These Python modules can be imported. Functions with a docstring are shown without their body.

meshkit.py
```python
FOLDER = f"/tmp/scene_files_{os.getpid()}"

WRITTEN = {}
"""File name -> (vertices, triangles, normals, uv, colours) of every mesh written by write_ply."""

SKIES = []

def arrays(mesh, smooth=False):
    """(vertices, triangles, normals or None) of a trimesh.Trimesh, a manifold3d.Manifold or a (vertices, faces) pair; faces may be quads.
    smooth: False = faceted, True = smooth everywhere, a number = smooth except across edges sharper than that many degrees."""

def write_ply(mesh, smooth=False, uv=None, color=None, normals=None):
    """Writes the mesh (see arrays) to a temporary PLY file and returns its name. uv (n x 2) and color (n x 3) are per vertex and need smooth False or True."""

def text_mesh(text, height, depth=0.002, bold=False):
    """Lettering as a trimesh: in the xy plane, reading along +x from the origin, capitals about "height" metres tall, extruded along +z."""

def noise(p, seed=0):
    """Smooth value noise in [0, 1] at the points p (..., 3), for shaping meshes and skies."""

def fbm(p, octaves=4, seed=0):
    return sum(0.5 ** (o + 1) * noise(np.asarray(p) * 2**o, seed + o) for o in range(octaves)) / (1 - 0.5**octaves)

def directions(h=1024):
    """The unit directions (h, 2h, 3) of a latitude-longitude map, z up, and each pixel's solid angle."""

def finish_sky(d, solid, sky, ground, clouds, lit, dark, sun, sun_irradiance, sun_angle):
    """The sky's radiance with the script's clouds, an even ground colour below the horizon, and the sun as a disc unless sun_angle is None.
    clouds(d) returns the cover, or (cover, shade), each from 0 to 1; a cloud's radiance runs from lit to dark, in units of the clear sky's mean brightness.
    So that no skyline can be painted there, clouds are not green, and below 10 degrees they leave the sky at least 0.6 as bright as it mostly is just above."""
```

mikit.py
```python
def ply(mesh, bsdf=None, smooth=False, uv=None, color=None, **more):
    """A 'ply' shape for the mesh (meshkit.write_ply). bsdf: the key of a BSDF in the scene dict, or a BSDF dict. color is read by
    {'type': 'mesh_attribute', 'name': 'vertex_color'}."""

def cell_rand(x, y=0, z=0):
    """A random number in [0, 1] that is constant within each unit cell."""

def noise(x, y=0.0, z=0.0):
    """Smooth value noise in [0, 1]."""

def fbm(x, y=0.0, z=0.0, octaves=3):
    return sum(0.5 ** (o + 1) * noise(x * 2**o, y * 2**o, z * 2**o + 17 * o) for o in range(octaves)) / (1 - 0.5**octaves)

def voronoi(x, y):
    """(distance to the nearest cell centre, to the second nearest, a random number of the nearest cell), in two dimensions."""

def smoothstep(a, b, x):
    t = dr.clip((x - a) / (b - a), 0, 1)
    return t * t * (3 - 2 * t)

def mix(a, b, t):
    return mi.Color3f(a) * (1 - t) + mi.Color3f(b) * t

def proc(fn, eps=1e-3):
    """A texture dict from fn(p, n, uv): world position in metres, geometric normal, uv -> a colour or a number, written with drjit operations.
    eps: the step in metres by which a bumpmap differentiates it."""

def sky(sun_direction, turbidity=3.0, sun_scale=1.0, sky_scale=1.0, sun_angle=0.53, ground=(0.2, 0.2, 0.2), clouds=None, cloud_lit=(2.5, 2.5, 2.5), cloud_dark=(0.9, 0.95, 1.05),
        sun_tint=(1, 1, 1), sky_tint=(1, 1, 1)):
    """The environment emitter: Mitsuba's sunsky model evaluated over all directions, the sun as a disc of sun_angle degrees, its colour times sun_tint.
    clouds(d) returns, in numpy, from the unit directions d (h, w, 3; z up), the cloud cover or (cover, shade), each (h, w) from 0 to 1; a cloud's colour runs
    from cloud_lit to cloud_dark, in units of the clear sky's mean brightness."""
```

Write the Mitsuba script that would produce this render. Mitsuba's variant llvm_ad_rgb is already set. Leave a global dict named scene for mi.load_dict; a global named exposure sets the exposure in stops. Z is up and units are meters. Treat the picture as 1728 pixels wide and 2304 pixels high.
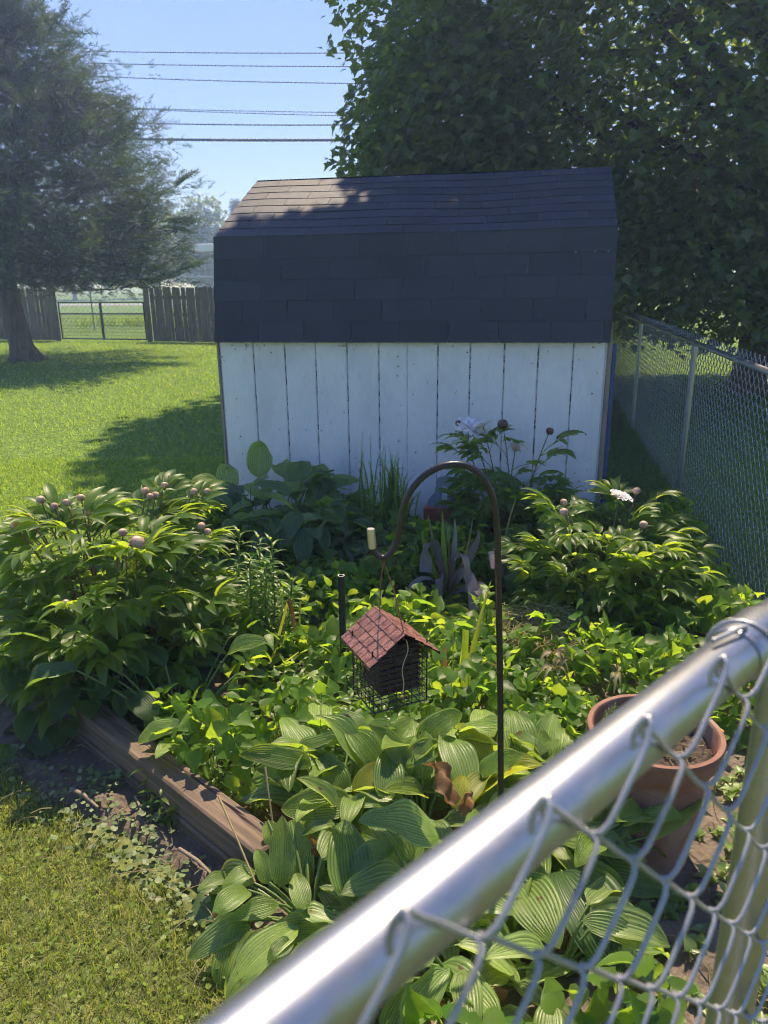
import math, numpy as np, trimesh, mitsuba as mi, drjit as dr, mikit, meshkit
from mikit import proc, noise, fbm, voronoi, cell_rand, smoothstep, mix
T4 = mi.ScalarTransform4f
scene, labels = {}, {}
# ---------------------------------------------------------------- camera, sky, exposure
PITCH, ROLL = math.radians(17.17), math.radians(0.6)
fwd = np.array([0, math.cos(PITCH), -math.sin(PITCH)]); up0 = np.array([0, math.sin(PITCH), math.cos(PITCH)])
up = up0 * math.cos(ROLL) + np.array([1, 0, 0]) * math.sin(ROLL)
EYE = np.array([0, 0, 1.6])
scene['camera'] = {'type': 'thinlens', 'fov': 54.9, 'fov_axis': 'x', 'aperture_radius': 0.0016, 'focus_distance': 2.7,
                   'near_clip': 0.02, 'far_clip': 2000.0,
                   'to_world': T4().look_at(origin=EYE.tolist(), target=(EYE + fwd).tolist(), up=up.tolist())}
AZ, EL = math.radians(8), math.radians(62)
SUN = [math.sin(AZ) * math.cos(EL), math.cos(AZ) * math.cos(EL), math.sin(EL)]
scene['sky'] = mikit.sky(SUN, turbidity=3, ground=(0.12, 0.15, 0.07), sky_scale=.72, sky_tint=(.95, .97, 1.38), sun_tint=(1.02, 1.0, .95))
exposure = 2.55
HAZE = {'type': 'rgb', 'value': [.0026, .0036, .0062]}

# ---------------------------------------------------------------- helpers
V3 = lambda *a: np.array(a, float)
def unit(v): v = np.asarray(v, float); return v / max(np.linalg.norm(v), 1e-12)
def numbered(key):
    if key not in scene and key not in labels: return key
    i = 1
    while f'{key}_{i:03d}' in scene or f'{key}_{i:03d}' in labels: i += 1
    return f'{key}_{i:03d}'
COUNT = {}
def numbered_fast(key):
    n = COUNT.get(key, 0); COUNT[key] = n + 1
    return key if n == 0 else f'{key}_{n:03d}'
def thing(name, label, category, group=None):
    key = numbered_fast(name); labels[key] = {'label': label, 'category': category}
    if group: labels[key]['group'] = group
    return key
def put(name, shape, parent=None, label=None, kind=None):
    key = numbered_fast((parent + '__' if parent else '') + name)
    scene[key] = shape
    if label or kind:
        labels.setdefault(key, {})
        if label: labels[key]['label'] = label
        if kind: labels[key]['kind'] = kind
    return key
def add(name, mesh, bsdf, parent=None, smooth=False, uv=None, label=None, kind=None):
    return put(name, mikit.ply(mesh, bsdf, smooth=smooth, uv=uv), parent, label, kind)
class MB:
    """collects meshes"""
    def __init__(self): self.v, self.f, self.uv, self.n = [], [], [], 0
    def add(self, v, f, uv=None):
        v = np.asarray(v, float); f = np.asarray(f, int)
        if f.shape[1] == 4: f = np.vstack([f[:, [0, 1, 2]], f[:, [0, 2, 3]]])
        self.v.append(v); self.f.append(f + self.n); self.uv.append(np.zeros((len(v), 2)) if uv is None else uv); self.n += len(v)
        return self
    def mesh(self): return np.vstack(self.v), np.vstack(self.f)
    def uvs(self): return np.vstack(self.uv)
def tube(points, radius, sides=8, cap=True):
    p = np.asarray(points, float); n = len(p)
    r = np.broadcast_to(np.asarray(radius, float), (n,))
    t = np.gradient(p, axis=0); t /= np.linalg.norm(t, axis=1, keepdims=True) + 1e-12
    a = np.cross(t[0], [0, 0, 1.0] if abs(t[0][2]) < .9 else [1.0, 0, 0]); a = unit(a); A = []
    for i in range(n):
        a = unit(a - t[i] * np.dot(a, t[i])); A.append(a)
    A = np.array(A); B = np.cross(t, A); ang = np.arange(sides) * 2 * math.pi / sides
    v = (p[:, None] + r[:, None, None] * (np.cos(ang)[None, :, None] * A[:, None] + np.sin(ang)[None, :, None] * B[:, None])).reshape(-1, 3)
    i, j = np.meshgrid(np.arange(n - 1), np.arange(sides), indexing='ij'); j2 = (j + 1) % sides
    f = np.stack([i * sides + j, i * sides + j2, (i + 1) * sides + j2, (i + 1) * sides + j], -1).reshape(-1, 4)
    f = np.vstack([f[:, [0, 1, 2]], f[:, [0, 2, 3]]])
    if cap:
        c0, c1 = len(v), len(v) + 1; v = np.vstack([v, p[0], p[-1]]); k = np.arange(sides); k2 = (k + 1) % sides
        f = np.vstack([f, np.stack([k2, k, k * 0 + c0], 1), np.stack([(n - 1) * sides + k, (n - 1) * sides + k2, k * 0 + c1], 1)])
    return v, f
def box(c, size, R=np.eye(3), ch=0.0):
    """box centred on c, chamfered along its edges by ch when ch > 0"""
    s = np.asarray(size, float) / 2
    if ch <= 0:
        v = np.array([[x, y, z] for x in (-1, 1) for y in (-1, 1) for z in (-1, 1)]) * s
        f = np.array([[0, 1, 3], [0, 3, 2], [4, 6, 7], [4, 7, 5], [0, 4, 5], [0, 5, 1], [2, 3, 7], [2, 7, 6], [0, 2, 6], [0, 6, 4], [1, 5, 7], [1, 7, 3]])
    else:
        pts = []
        for x in (-1, 1):
            for y in (-1, 1):
                for z in (-1, 1):
                    pts += [[x * (s[0] - ch), y * (s[1] - ch), z * s[2]], [x * s[0], y * (s[1] - ch), z * (s[2] - ch)], [x * (s[0] - ch), y * s[1], z * (s[2] - ch)]]
        h = trimesh.convex.convex_hull(np.array(pts)); v, f = np.array(h.vertices), np.array(h.faces)
    return v @ np.asarray(R).T + np.asarray(c, float), f
def rotz(a): c, s = math.cos(a), math.sin(a); return np.array([[c, -s, 0], [s, c, 0], [0, 0, 1.0]])
def rots(az, pitch, roll):
    """(N,3,3): Rz(az) Rx(pitch) Ry(roll); a leaf lies along +y with its face up"""
    az, pitch, roll = np.broadcast_arrays(np.asarray(az, float), pitch, roll)
    c, s = np.cos(az), np.sin(az); z = 0 * c; o = z + 1
    Rz = np.stack([np.stack([c, -s, z], -1), np.stack([s, c, z], -1), np.stack([z, z, o], -1)], -2)
    c, s = np.cos(pitch), np.sin(pitch)
    Rx = np.stack([np.stack([o, z, z], -1), np.stack([z, c, -s], -1), np.stack([z, s, c], -1)], -2)
    c, s = np.cos(roll), np.sin(roll)
    Ry = np.stack([np.stack([c, z, s], -1), np.stack([z, o, z], -1), np.stack([-s, z, c], -1)], -2)
    return Rz @ Rx @ Ry
def scatter(tv, tf, tuv, pos, R, scale, rng, first_id=0):
    """many copies of a template as one mesh; uv.x carries a number of its own for each copy"""
    pos = np.asarray(pos, float); N = len(pos); scale = np.broadcast_to(np.asarray(scale, float), (N,))
    v = np.einsum('nij,kj->nki', R, tv) * scale[:, None, None] + pos[:, None]
    f = tf[None] + (np.arange(N) * len(tv))[:, None, None]
    uv = np.tile(tuv[None], (N, 1, 1)); uv[..., 0] += (rng.integers(1, 4000, N) * 2)[:, None]
    return v.reshape(-1, 3), f.reshape(-1, 3), uv.reshape(-1, 2)
def to_world(R, p, s=1.0):
    m = np.eye(4); m[:3, :3] = np.asarray(R) * s; m[:3, 3] = p
    return T4(m.tolist())
def grid_faces(nu, nv):
    i, j = np.meshgrid(np.arange(nv - 1), np.arange(nu - 1), indexing='ij')
    a = i * nu + j
    q = np.stack([a, a + 1, a + nu + 1, a + nu], -1).reshape(-1, 4)
    return np.vstack([q[:, [0, 1, 2]], q[:, [0, 2, 3]]])

# ---------------------------------------------------------------- materials
def rgb(*c): return {'type': 'rgb', 'value': list(c)}
def leaf_bsdf(key, front, through, weight=0.5, rough=0.4, spec=0.5):
    """a real leaf: one lobe reflects with a waxy sheen, the other lets light through"""
    scene[key] = {'type': 'blendbsdf', 'weight': weight,
                  'bsdf_0': {'type': 'twosided', 'bsdf': {'type': 'principled', 'base_color': proc(front), 'roughness': rough, 'specular': spec}},
                  'bsdf_1': {'type': 'principledthin', 'base_color': proc(through), 'diff_trans': 2.0, 'roughness': 0.6}}
def leaf_tones(c0, c1, t0, t1, veins=0.0, spots=0.0, brown=(0.16, 0.09, 0.035)):
    def vary(p, uv):
        i = dr.floor(uv.x * 0.5)
        return cell_rand(i, 3.0, 5.0), cell_rand(i, 8.0, 2.0)
    def shade(p, uv):
        u = (uv.x * 0.5 - dr.floor(uv.x * 0.5)) * 2 - 0.5     # 0 .. 1 across the leaf
        s = dr.abs(u * 2 - 1)
        k = 1.0 - 0.12 * noise(p.x * 60, p.y * 60, p.z * 60)
        if veins:
            k = k * (1 - veins * smoothstep(0.55, 1.0, dr.cos(s * 2 * math.pi * 6.5 + math.pi) * 0.5 + 0.5)) * (1 + 0.5 * veins * smoothstep(0.07, 0.0, s))
        return k, s
    def col(a, b):
        def fn(p, n, uv):
            r, q = vary(p, uv); k, s = shade(p, uv)
            c = mix(a, b, r) * (k * (0.8 + 0.4 * q))
            if spots:
                e = smoothstep(0.80, 0.86, fbm(p.x * 38, p.y * 38, p.z * 38 + q * 9, octaves=2) + 0.05 * smoothstep(0.8, 1.0, s))
                c = mix(c, brown, e * spots)
            return c
        return fn
    return col(c0, c1), col(t0, t1)
G_ = leaf_tones
leaf_bsdf('mat_hosta', *G_((.125, .215, .055), (.215, .310, .100), (.52, .74, .05), (.68, .82, .08), veins=.40, spots=.9), weight=.43, rough=.42, spec=.9)
leaf_bsdf('mat_hosta_yellow', *G_((.14, .19, .03), (.20, .23, .04), (.55, .65, .04), (.70, .70, .06), veins=.35, spots=.9), weight=.5, rough=.45, spec=.6)
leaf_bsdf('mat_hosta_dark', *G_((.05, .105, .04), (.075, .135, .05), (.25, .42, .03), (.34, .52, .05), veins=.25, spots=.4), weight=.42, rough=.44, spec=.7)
leaf_bsdf('mat_peony', *G_((.045, .100, .024), (.080, .145, .036), (.44, .66, .03), (.62, .76, .05)), weight=.48, rough=.42, spec=.45)
leaf_bsdf('mat_violet', *G_((.040, .100, .016), (.080, .155, .026), (.36, .64, .03), (.62, .80, .05)), weight=.48, rough=.45, spec=.4)
leaf_bsdf('mat_ivy', *G_((.11, .17, .07), (.19, .24, .11), (.3, .42, .08), (.4, .5, .1)), weight=.35, rough=.5)
leaf_bsdf('mat_lily', *G_((.06, .13, .03), (.11, .18, .04), (.46, .66, .04), (.62, .78, .07)), weight=.48, rough=.4)
leaf_bsdf('mat_grass', *G_((.110, .205, .026), (.190, .255, .045), (.46, .74, .04), (.66, .78, .07)), weight=.48, rough=.5)
leaf_bsdf('mat_straw', *G_((.22, .19, .10), (.34, .30, .15), (.25, .22, .08), (.4, .34, .14)), weight=.3, rough=.6)
leaf_bsdf('mat_clippings', *G_((.24, .26, .10), (.46, .44, .22), (.4, .4, .12), (.6, .56, .25)), weight=.3, rough=.55)
leaf_bsdf('mat_maple', *G_((.070, .095, .048), (.105, .125, .068), (.40, .56, .03), (.60, .70, .08)), weight=.38, rough=.5)
leaf_bsdf('mat_cedar', *G_((.022, .052, .022), (.042, .078, .030), (.08, .15, .035), (.14, .19, .05)), weight=.28, rough=.6)
leaf_bsdf('mat_grass_near', *G_((.120, .180, .030), (.235, .245, .075), (.42, .62, .04), (.66, .66, .10)), weight=.45, rough=.5)
leaf_bsdf('mat_far_tree', *G_((.05, .09, .03), (.08, .12, .04), (.2, .3, .04), (.3, .38, .06)), weight=.4, rough=.6)
leaf_bsdf('mat_iris_faded', *G_((.20, .175, .19), (.28, .25, .26), (.18, .15, .13), (.24, .2, .17)), weight=.3, rough=.45)
leaf_bsdf('mat_dead_leaf', *G_((.13, .06, .025), (.22, .12, .05), (.25, .10, .03), (.35, .17, .05)), weight=.35, rough=.6)
leaf_bsdf('mat_petal', *G_((.88, .86, .86), (.92, .90, .90), (.85, .82, .82), (.9, .87, .87)), weight=.3, rough=.5)
leaf_bsdf('mat_bud', *G_((.46, .28, .20), (.78, .60, .48), (.6, .4, .3), (.7, .5, .36)), weight=.25, rough=.5)
leaf_bsdf('mat_bud_dark', *G_((.12, .06, .045), (.17, .10, .07), (.1, .05, .04), (.12, .08, .05)), weight=.1, rough=.45)

def principled(key, color, rough=.6, metallic=0.0, bump=None, scale=.002, eps=1e-3, **kw):
    b = {'type': 'principled', 'base_color': proc(color) if callable(color) else rgb(*color), 'roughness': proc(rough) if callable(rough) else rough, 'metallic': metallic, **kw}
    if bump: b = {'type': 'bumpmap', 'arbitrary': proc(bump, eps=eps), 'scale': scale, 'bsdf': b}
    scene[key] = {'type': 'twosided', 'bsdf': b}
def f_galv(p, n, uv):
    s = fbm(p.x * 90, p.y * 90, p.z * 90, octaves=3); b = noise(p.x * 9, p.y * 9, p.z * 9)
    return mix((.32, .34, .38), (.46, .48, .52), s * .5 + b * .5) * (.96 + .08 * fbm(p.x * 260, p.y * 260, p.z * 260))
def r_galv(p, n, uv): return .33 + .08 * noise(p.x * 14, p.y * 14, p.z * 14)
principled('mat_galvanized', f_galv, r_galv, metallic=.95)
principled('mat_wire', lambda p, n, uv: mix((.30, .31, .34), (.50, .51, .55), fbm(p.x * 60, p.y * 60, p.z * 60)), .48, metallic=.7)
principled('mat_black_metal', lambda p, n, uv: mix((.012, .012, .013), (.03, .026, .024), noise(p.x * 200, p.y * 200, p.z * 200)), .32, spec_tint=0.0)
principled('mat_steel_sleeve', (.62, .58, .5), .35, metallic=.9)
principled('mat_copper', lambda p, n, uv: mix((.13, .055, .04), (.42, .21, .16), smoothstep(.35, .75, noise(p.x * 900, p.y * 900, p.z * 900) * .7 + .3 * noise(p.x * 60, p.y * 60, p.z * 60))), .34, metallic=.35)
principled('mat_suet', lambda p, n, uv: mix((.03, .02, .016), (.07, .04, .028), noise(p.x * 300, p.y * 300, p.z * 300)), .8)
principled('mat_cord', (.20, .09, .05), .8)
principled('mat_cord_pale', (.42, .33, .22), .8)
def f_terra(p, n, uv):
    w = fbm(p.x * 22, p.y * 22, p.z * 30); st = smoothstep(.52, .70, fbm(p.x * 9 + 3, p.y * 9, p.z * 5, octaves=4)); return mix(mix((.15, .066, .045), (.235, .118, .084), w), (.30, .24, .20), st * .45) * (.9 + .2 * noise(p.x * 300, p.y * 300, p.z * 300))
principled('mat_terracotta', f_terra, .75, bump=lambda p, n, uv: fbm(p.x * 120, p.y * 120, p.z * 120), scale=.0008)
def f_soil(p, n, uv):
    a = fbm(p.x * 12, p.y * 12, p.z * 12, octaves=4); b = noise(p.x * 160, p.y * 160, p.z * 160)
    return mix((.055, .042, .033), (.19, .15, .118), a * .7 + b * .4)
principled('mat_soil', f_soil, .95, bump=lambda p, n, uv: fbm(p.x * 70, p.y * 70, 0, octaves=4), scale=.012)
principled('mat_pot_soil', lambda p, n, uv: mix((.022, .016, .013), (.085, .060, .045), noise(p.x * 150, p.y * 150, p.z * 150)), .95, bump=lambda p, n, uv: fbm(p.x * 120, p.y * 120, 0, octaves=3), scale=.008)
def f_lawn(p, n, uv):
    a = fbm(p.x * .55, p.y * .55, 0, octaves=3); b = noise(p.x * 40, p.y * 24, 0); c = noise(p.x * 9, p.y * 5, 3)
    k = mix((.085, .160, .018), (.135, .235, .028), a * .5 + b * .3 + c * .3)
    near = smoothstep(7.0, 2.5, dr.sqrt(p.x * p.x + p.y * p.y))
    return mix(k, mix((.07, .07, .025), (.12, .10, .05), b), near * .7)
principled('mat_lawn', f_lawn, .9, bump=lambda p, n, uv: noise(p.x * 60, p.y * 40, 0) + noise(p.x * 13, p.y * 13, 1), scale=.03)
def f_field(p, n, uv):
    a = fbm(p.x * .1, p.y * .1, 0); return mix((.10, .13, .03), (.20, .20, .07), a)
principled('mat_asphalt', lambda p, n, uv: mix((.15, .15, .155), (.20, .2, .205), noise(p.x * 3, p.y * 3, 0)), .8)
def wood(c0, c1, fx, along):
    def fn(p, n, uv):
        q = (p.x * along[0] + p.y * along[1] + p.z * along[2]); a = p.x * along[1] - p.y * along[0] + p.z * (1 - abs(along[2])) * 1.3 + p.y * abs(along[2]) + p.x * abs(along[2])
        g = fbm(a * fx, q * fx * .07, 2.0, octaves=3); h = noise(a * fx * 4, q * fx * .2, 5.0); m = noise(p.x * 6, p.y * 6, p.z * 6)
        return mix(c0, c1, g * .6 + h * .25 + m * .15)
    return fn
principled('mat_timber', wood((.035, .026, .02), (.23, .165, .12), 60, (.73, -.68, 0)), .85, bump=lambda p, n, uv: fbm((p.x * -.68 - p.y * .73) * 150 + p.z * 150, (p.x * .73 - p.y * .68) * 8, 0, octaves=3), scale=.004)
principled('mat_picket', wood((.06, .048, .038), (.20, .155, .12), 14, (0, 0, 1)), .9)
principled('mat_bark', lambda p, n, uv: mix((.07, .05, .04), (.24, .18, .14), fbm(p.x * 16, p.y * 16, p.z * 2.2)), .95, bump=lambda p, n, uv: fbm(p.x * 20, p.y * 20, p.z * 3), scale=.05)
def f_shingle(p, n, uv):
    i = dr.floor(uv.x)
    r = cell_rand(i, 1, 1); g = noise(p.x * 500, p.y * 500, p.z * 500); s = fbm(p.x * 3, p.y * 3, p.z * 3)
    return mix((.021, .026, .040), (.038, .045, .068), r * .55 + s * .4 - .03 + (g - .5) * .6)
principled('mat_shingle', f_shingle, .62, bump=lambda p, n, uv: noise(p.x * 450, p.y * 450, p.z * 450), scale=.0012, eps=5e-4)
def f_paint(p, n, uv):
    d = fbm(p.x * 5, p.y * 5, p.z * 2.2, octaves=4); sp = fbm(p.x * 55, p.y * 55, p.z * 40, octaves=3)
    c = mix((.80, .81, .86), (.69, .70, .75), smoothstep(.35, .8, d))
    c = c * (.94 + .1 * noise(p.x * 160, p.y * 160, p.z * 24))
    low = smoothstep(.30, .02, p.z) * fbm(p.x * 9, p.y * 9, p.z * 9)
    c = mix(c, (.33, .30, .25), low * .8)
    top = smoothstep(1.12, 1.25, p.z)
    peel = smoothstep(.83, .86, sp + .10 * top + .05 * fbm(p.x * 2, p.y * 2, p.z * 2))
    return mix(c, (.20, .16, .12), peel * .85)
principled('mat_siding', f_paint, .55, bump=lambda p, n, uv: fbm(p.x * 150, p.y * 150, p.z * 16, octaves=3), scale=.0015)
def f_groove(p, n, uv):
    return mix((.12, .105, .09), (.55, .55, .56), smoothstep(.36, .56, fbm(p.x * 30, p.y * 30, p.z * 26, octaves=4)))
principled('mat_groove', f_groove, .8)
principled('mat_raw_wood', wood((.13, .10, .075), (.38, .32, .26), 50, (0, 0, 1)), .8)
principled('mat_blue_paint', lambda p, n, uv: mix((.025, .05, .17), (.035, .07, .22), noise(p.x * 20, p.y * 20, p.z * 20)), .5)
principled('mat_ornament', lambda p, n, uv: mix((.20, .25, .33), (.34, .39, .46), fbm(p.x * 30, p.y * 30, p.z * 30)), .6)
principled('mat_brick_red', lambda p, n, uv: mix((.30, .09, .05), (.40, .15, .08), noise(p.x * 50, p.y * 50, p.z * 50)), .8)
principled('mat_pipe', (.02, .02, .022), .5)
principled('mat_pale_rim', (.62, .6, .58), .5)
principled('mat_white_roof', (.55, .55, .57), .6)
principled('mat_cable', (.02, .02, .025), .6)
principled('mat_stem', lambda p, n, uv: mix((.09, .14, .05), (.22, .10, .07), smoothstep(.35, .7, noise(p.x * 9, p.y * 9, p.z * 9))), .5)
principled('mat_stalk', (.12, .19, .06), .45)
principled('mat_twig', (.20, .16, .11), .8)
principled('mat_dandelion', (.75, .55, .03), .6)
principled('mat_orange_petal', (.7, .18, .03), .5)
# ---------------------------------------------------------------- ground
rng = np.random.default_rng(7)
YAW = math.radians(11.5)                      # the yard (shed, fences) is turned clockwise by this
U = V3(math.cos(YAW), -math.sin(YAW), 0); W = V3(math.sin(YAW), math.cos(YAW), 0); Z = V3(0, 0, 1)
def ground_z(x, y):
    return .03 * (meshkit.noise(np.stack([np.asarray(x) * .45, np.asarray(y) * .45, np.zeros_like(x)], -1), 3) - .5) * np.clip((np.asarray(y) - 6) / 6, 0, 1)
def sheet(x0, x1, y0, y1, nx, ny, zf):
    X, Y_ = np.meshgrid(np.linspace(x0, x1, nx), np.linspace(y0, y1, ny)); X, Y_ = X.ravel(), Y_.ravel()
    return np.stack([X, Y_, zf(X, Y_)], -1), grid_faces(nx, ny)
m = MB()
gx = np.concatenate([[-900, -300, -120], np.linspace(-50, 50, 121), [120, 300, 900]]); gy = np.concatenate([[-400, -100, -20], np.linspace(-6, 50, 85), [80, 150, 400, 1200]])
X, Y_ = np.meshgrid(gx, gy); X, Y_ = X.ravel(), Y_.ravel()
m.add(np.stack([X, Y_, ground_z(X, Y_)], -1), grid_faces(len(gx), len(gy)))
add('lawn', m.mesh(), 'mat_lawn', smooth=True, kind='structure')
from shapely.geometry import Polygon, Point
from shapely import contains_xy
BED = Polygon([(-.26, 1.36), (-.50, 1.60), (-.78, 1.84), (-1.12, 2.00), (-1.45, 2.3), (-1.72, 2.75), (-1.62, 3.5), (-1.45, 4.3), (-1.18, 5.0), (1.33, 4.5), (1.98, 4.6), (1.30, 1.45), (1.15, 1.2), (.55, .72), (.15, .85)])
def bed_z(x, y):
    return .035 + .03 * (meshkit.fbm(np.stack([x * 4, y * 4, np.zeros_like(x)], -1), 3, 5) - .5) + .035 * np.clip((meshkit.noise(np.stack([x * 25, y * 25, np.zeros_like(x)], -1), 8) - .55) * 2, 0, 1)
X, Y_ = np.meshgrid(np.arange(-1.9, 2.1, .022), np.arange(.6, 5.1, .022)); X, Y_ = X.ravel(), Y_.ravel()
nx_ = len(np.arange(-1.9, 2.1, .022)); ny_ = len(np.arange(.6, 5.1, .022))
bv = np.stack([X, Y_, bed_z(X, Y_)], -1); bf = grid_faces(nx_, ny_)
ins = contains_xy(BED.buffer(.06), X, Y_); rim = ~contains_xy(BED.buffer(-.03), X, Y_)
bv[rim, 2] = -.01; bf = bf[ins[bf].all(1)]
add('garden_soil', (bv, bf), 'mat_soil', smooth=True, kind='structure')
# road, far grass verge
def strip(y0, y1, z):
    a = [-400 * U + W * y0, 400 * U + W * y0, 400 * U + W * y1, -400 * U + W * y1]
    v = np.array(a); v[:, 2] = z; return v, np.array([[0, 1, 2], [0, 2, 3]])
add('road', strip(60, 67, .02), 'mat_asphalt', kind='structure')

# ---------------------------------------------------------------- shed
SL = V3(-1.064, 4.964, 0); SWID, SDEP, EAVE = 2.44, 1.80, 1.262
shed = thing('garden_shed', 'small white plank shed with a dark grey barn roof behind the flower bed', 'shed')
S_ = lambda a, d, z: SL + U * a + W * d + Z * z
RS = np.stack([U, W, Z], 1)                   # local (along, depth, up) to world
wall = add('wall', MB().add(*box(S_(SWID / 2, SDEP / 2 + .003, .66), (SWID - .04, SDEP - .02, 1.2), RS)).mesh(), 'mat_groove', shed, label='weathered backing board in the grooves of the shed wall')
marks = [475, 545, 613, 680, 748, 817, 878, 945, 1016, 1090, 1164, 1240, 1310]; grid0 = [475, 538, 602, 668, 734, 802, 870, 940, 1012, 1084, 1158, 1233, 1310]
edges = np.interp(marks, grid0, np.linspace(0, SWID, 13))
for k in range(12):
    g0 = .0048 if k not in (6,) else .002; g1 = .0048 if k != 5 else .002
    a0, a1 = edges[k] + (g0 if k else .0), edges[k + 1] - (g1 if k < 11 else 0)
    add('board', box(S_((a0 + a1) / 2, .011 + .001 * ((k * 7) % 3), .655), (a1 - a0, .020, 1.21), RS, .0025), 'mat_siding', wall)
add('wall', box(S_(SWID / 2, SDEP + .006, .655), (SWID, .012, 1.21), RS), 'mat_siding', shed)
for s, a in ((-1, -.004), (1, SWID + .004)):
    prof = [(0.012, .05), (SDEP - .012, .05), (SDEP - .012, 1.25), (SDEP - .12, 1.88), (SDEP / 2, 2.28), (.12, 1.88), (.012, 1.25)]
    v = np.array([S_(a - .006, d, z) for d, z in prof] + [S_(a + .006, d, z) for d, z in prof]); n = 7
    f = [[0, i, i + 1] for i in range(1, n - 1)] + [[n, n + i + 1, n + i] for i in range(1, n - 1)]
    for i in range(n): j = (i + 1) % n; f += [[i, j, n + j], [i, n + j, n + i]]
    add('gable_end', (v, np.array(f)), 'mat_siding', shed)
add('corner_trim', box(S_(-.018, .012, .655), (.014, .035, 1.21), RS, .002), 'mat_raw_wood', shed, label='bare wooden corner strip on the left edge')
add('corner_trim', box(S_(SWID + .026, .006, .655), (.026, .03, 1.21), RS, .002), 'mat_raw_wood', shed, label='bare grey wooden corner strip on the right edge')
add('corner_trim', box(S_(SWID + .052, .035, .63), (.022, .09, 1.22), RS, .002), 'mat_blue_paint', shed, label='blue painted corner board on the right edge')
nails = MB()
for a, z in [(.10, .62), (.35, 1.18), (1.185, 1.16), (1.187, 1.10), (1.184, 1.04), (1.188, .62), (1.19, .30), (1.30, .55), (1.62, 1.19), (2.36, .70), (2.34, .40), (2.38, .95), (2.2, .2), (.9, .5), (.72, .28)]:
    nails.add(*tube([S_(a, -.001, z), S_(a, -.0035, z)], .005, 8))
add('nail_heads', nails.mesh(), 'mat_dead_leaf', shed, kind='stuff')
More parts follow.
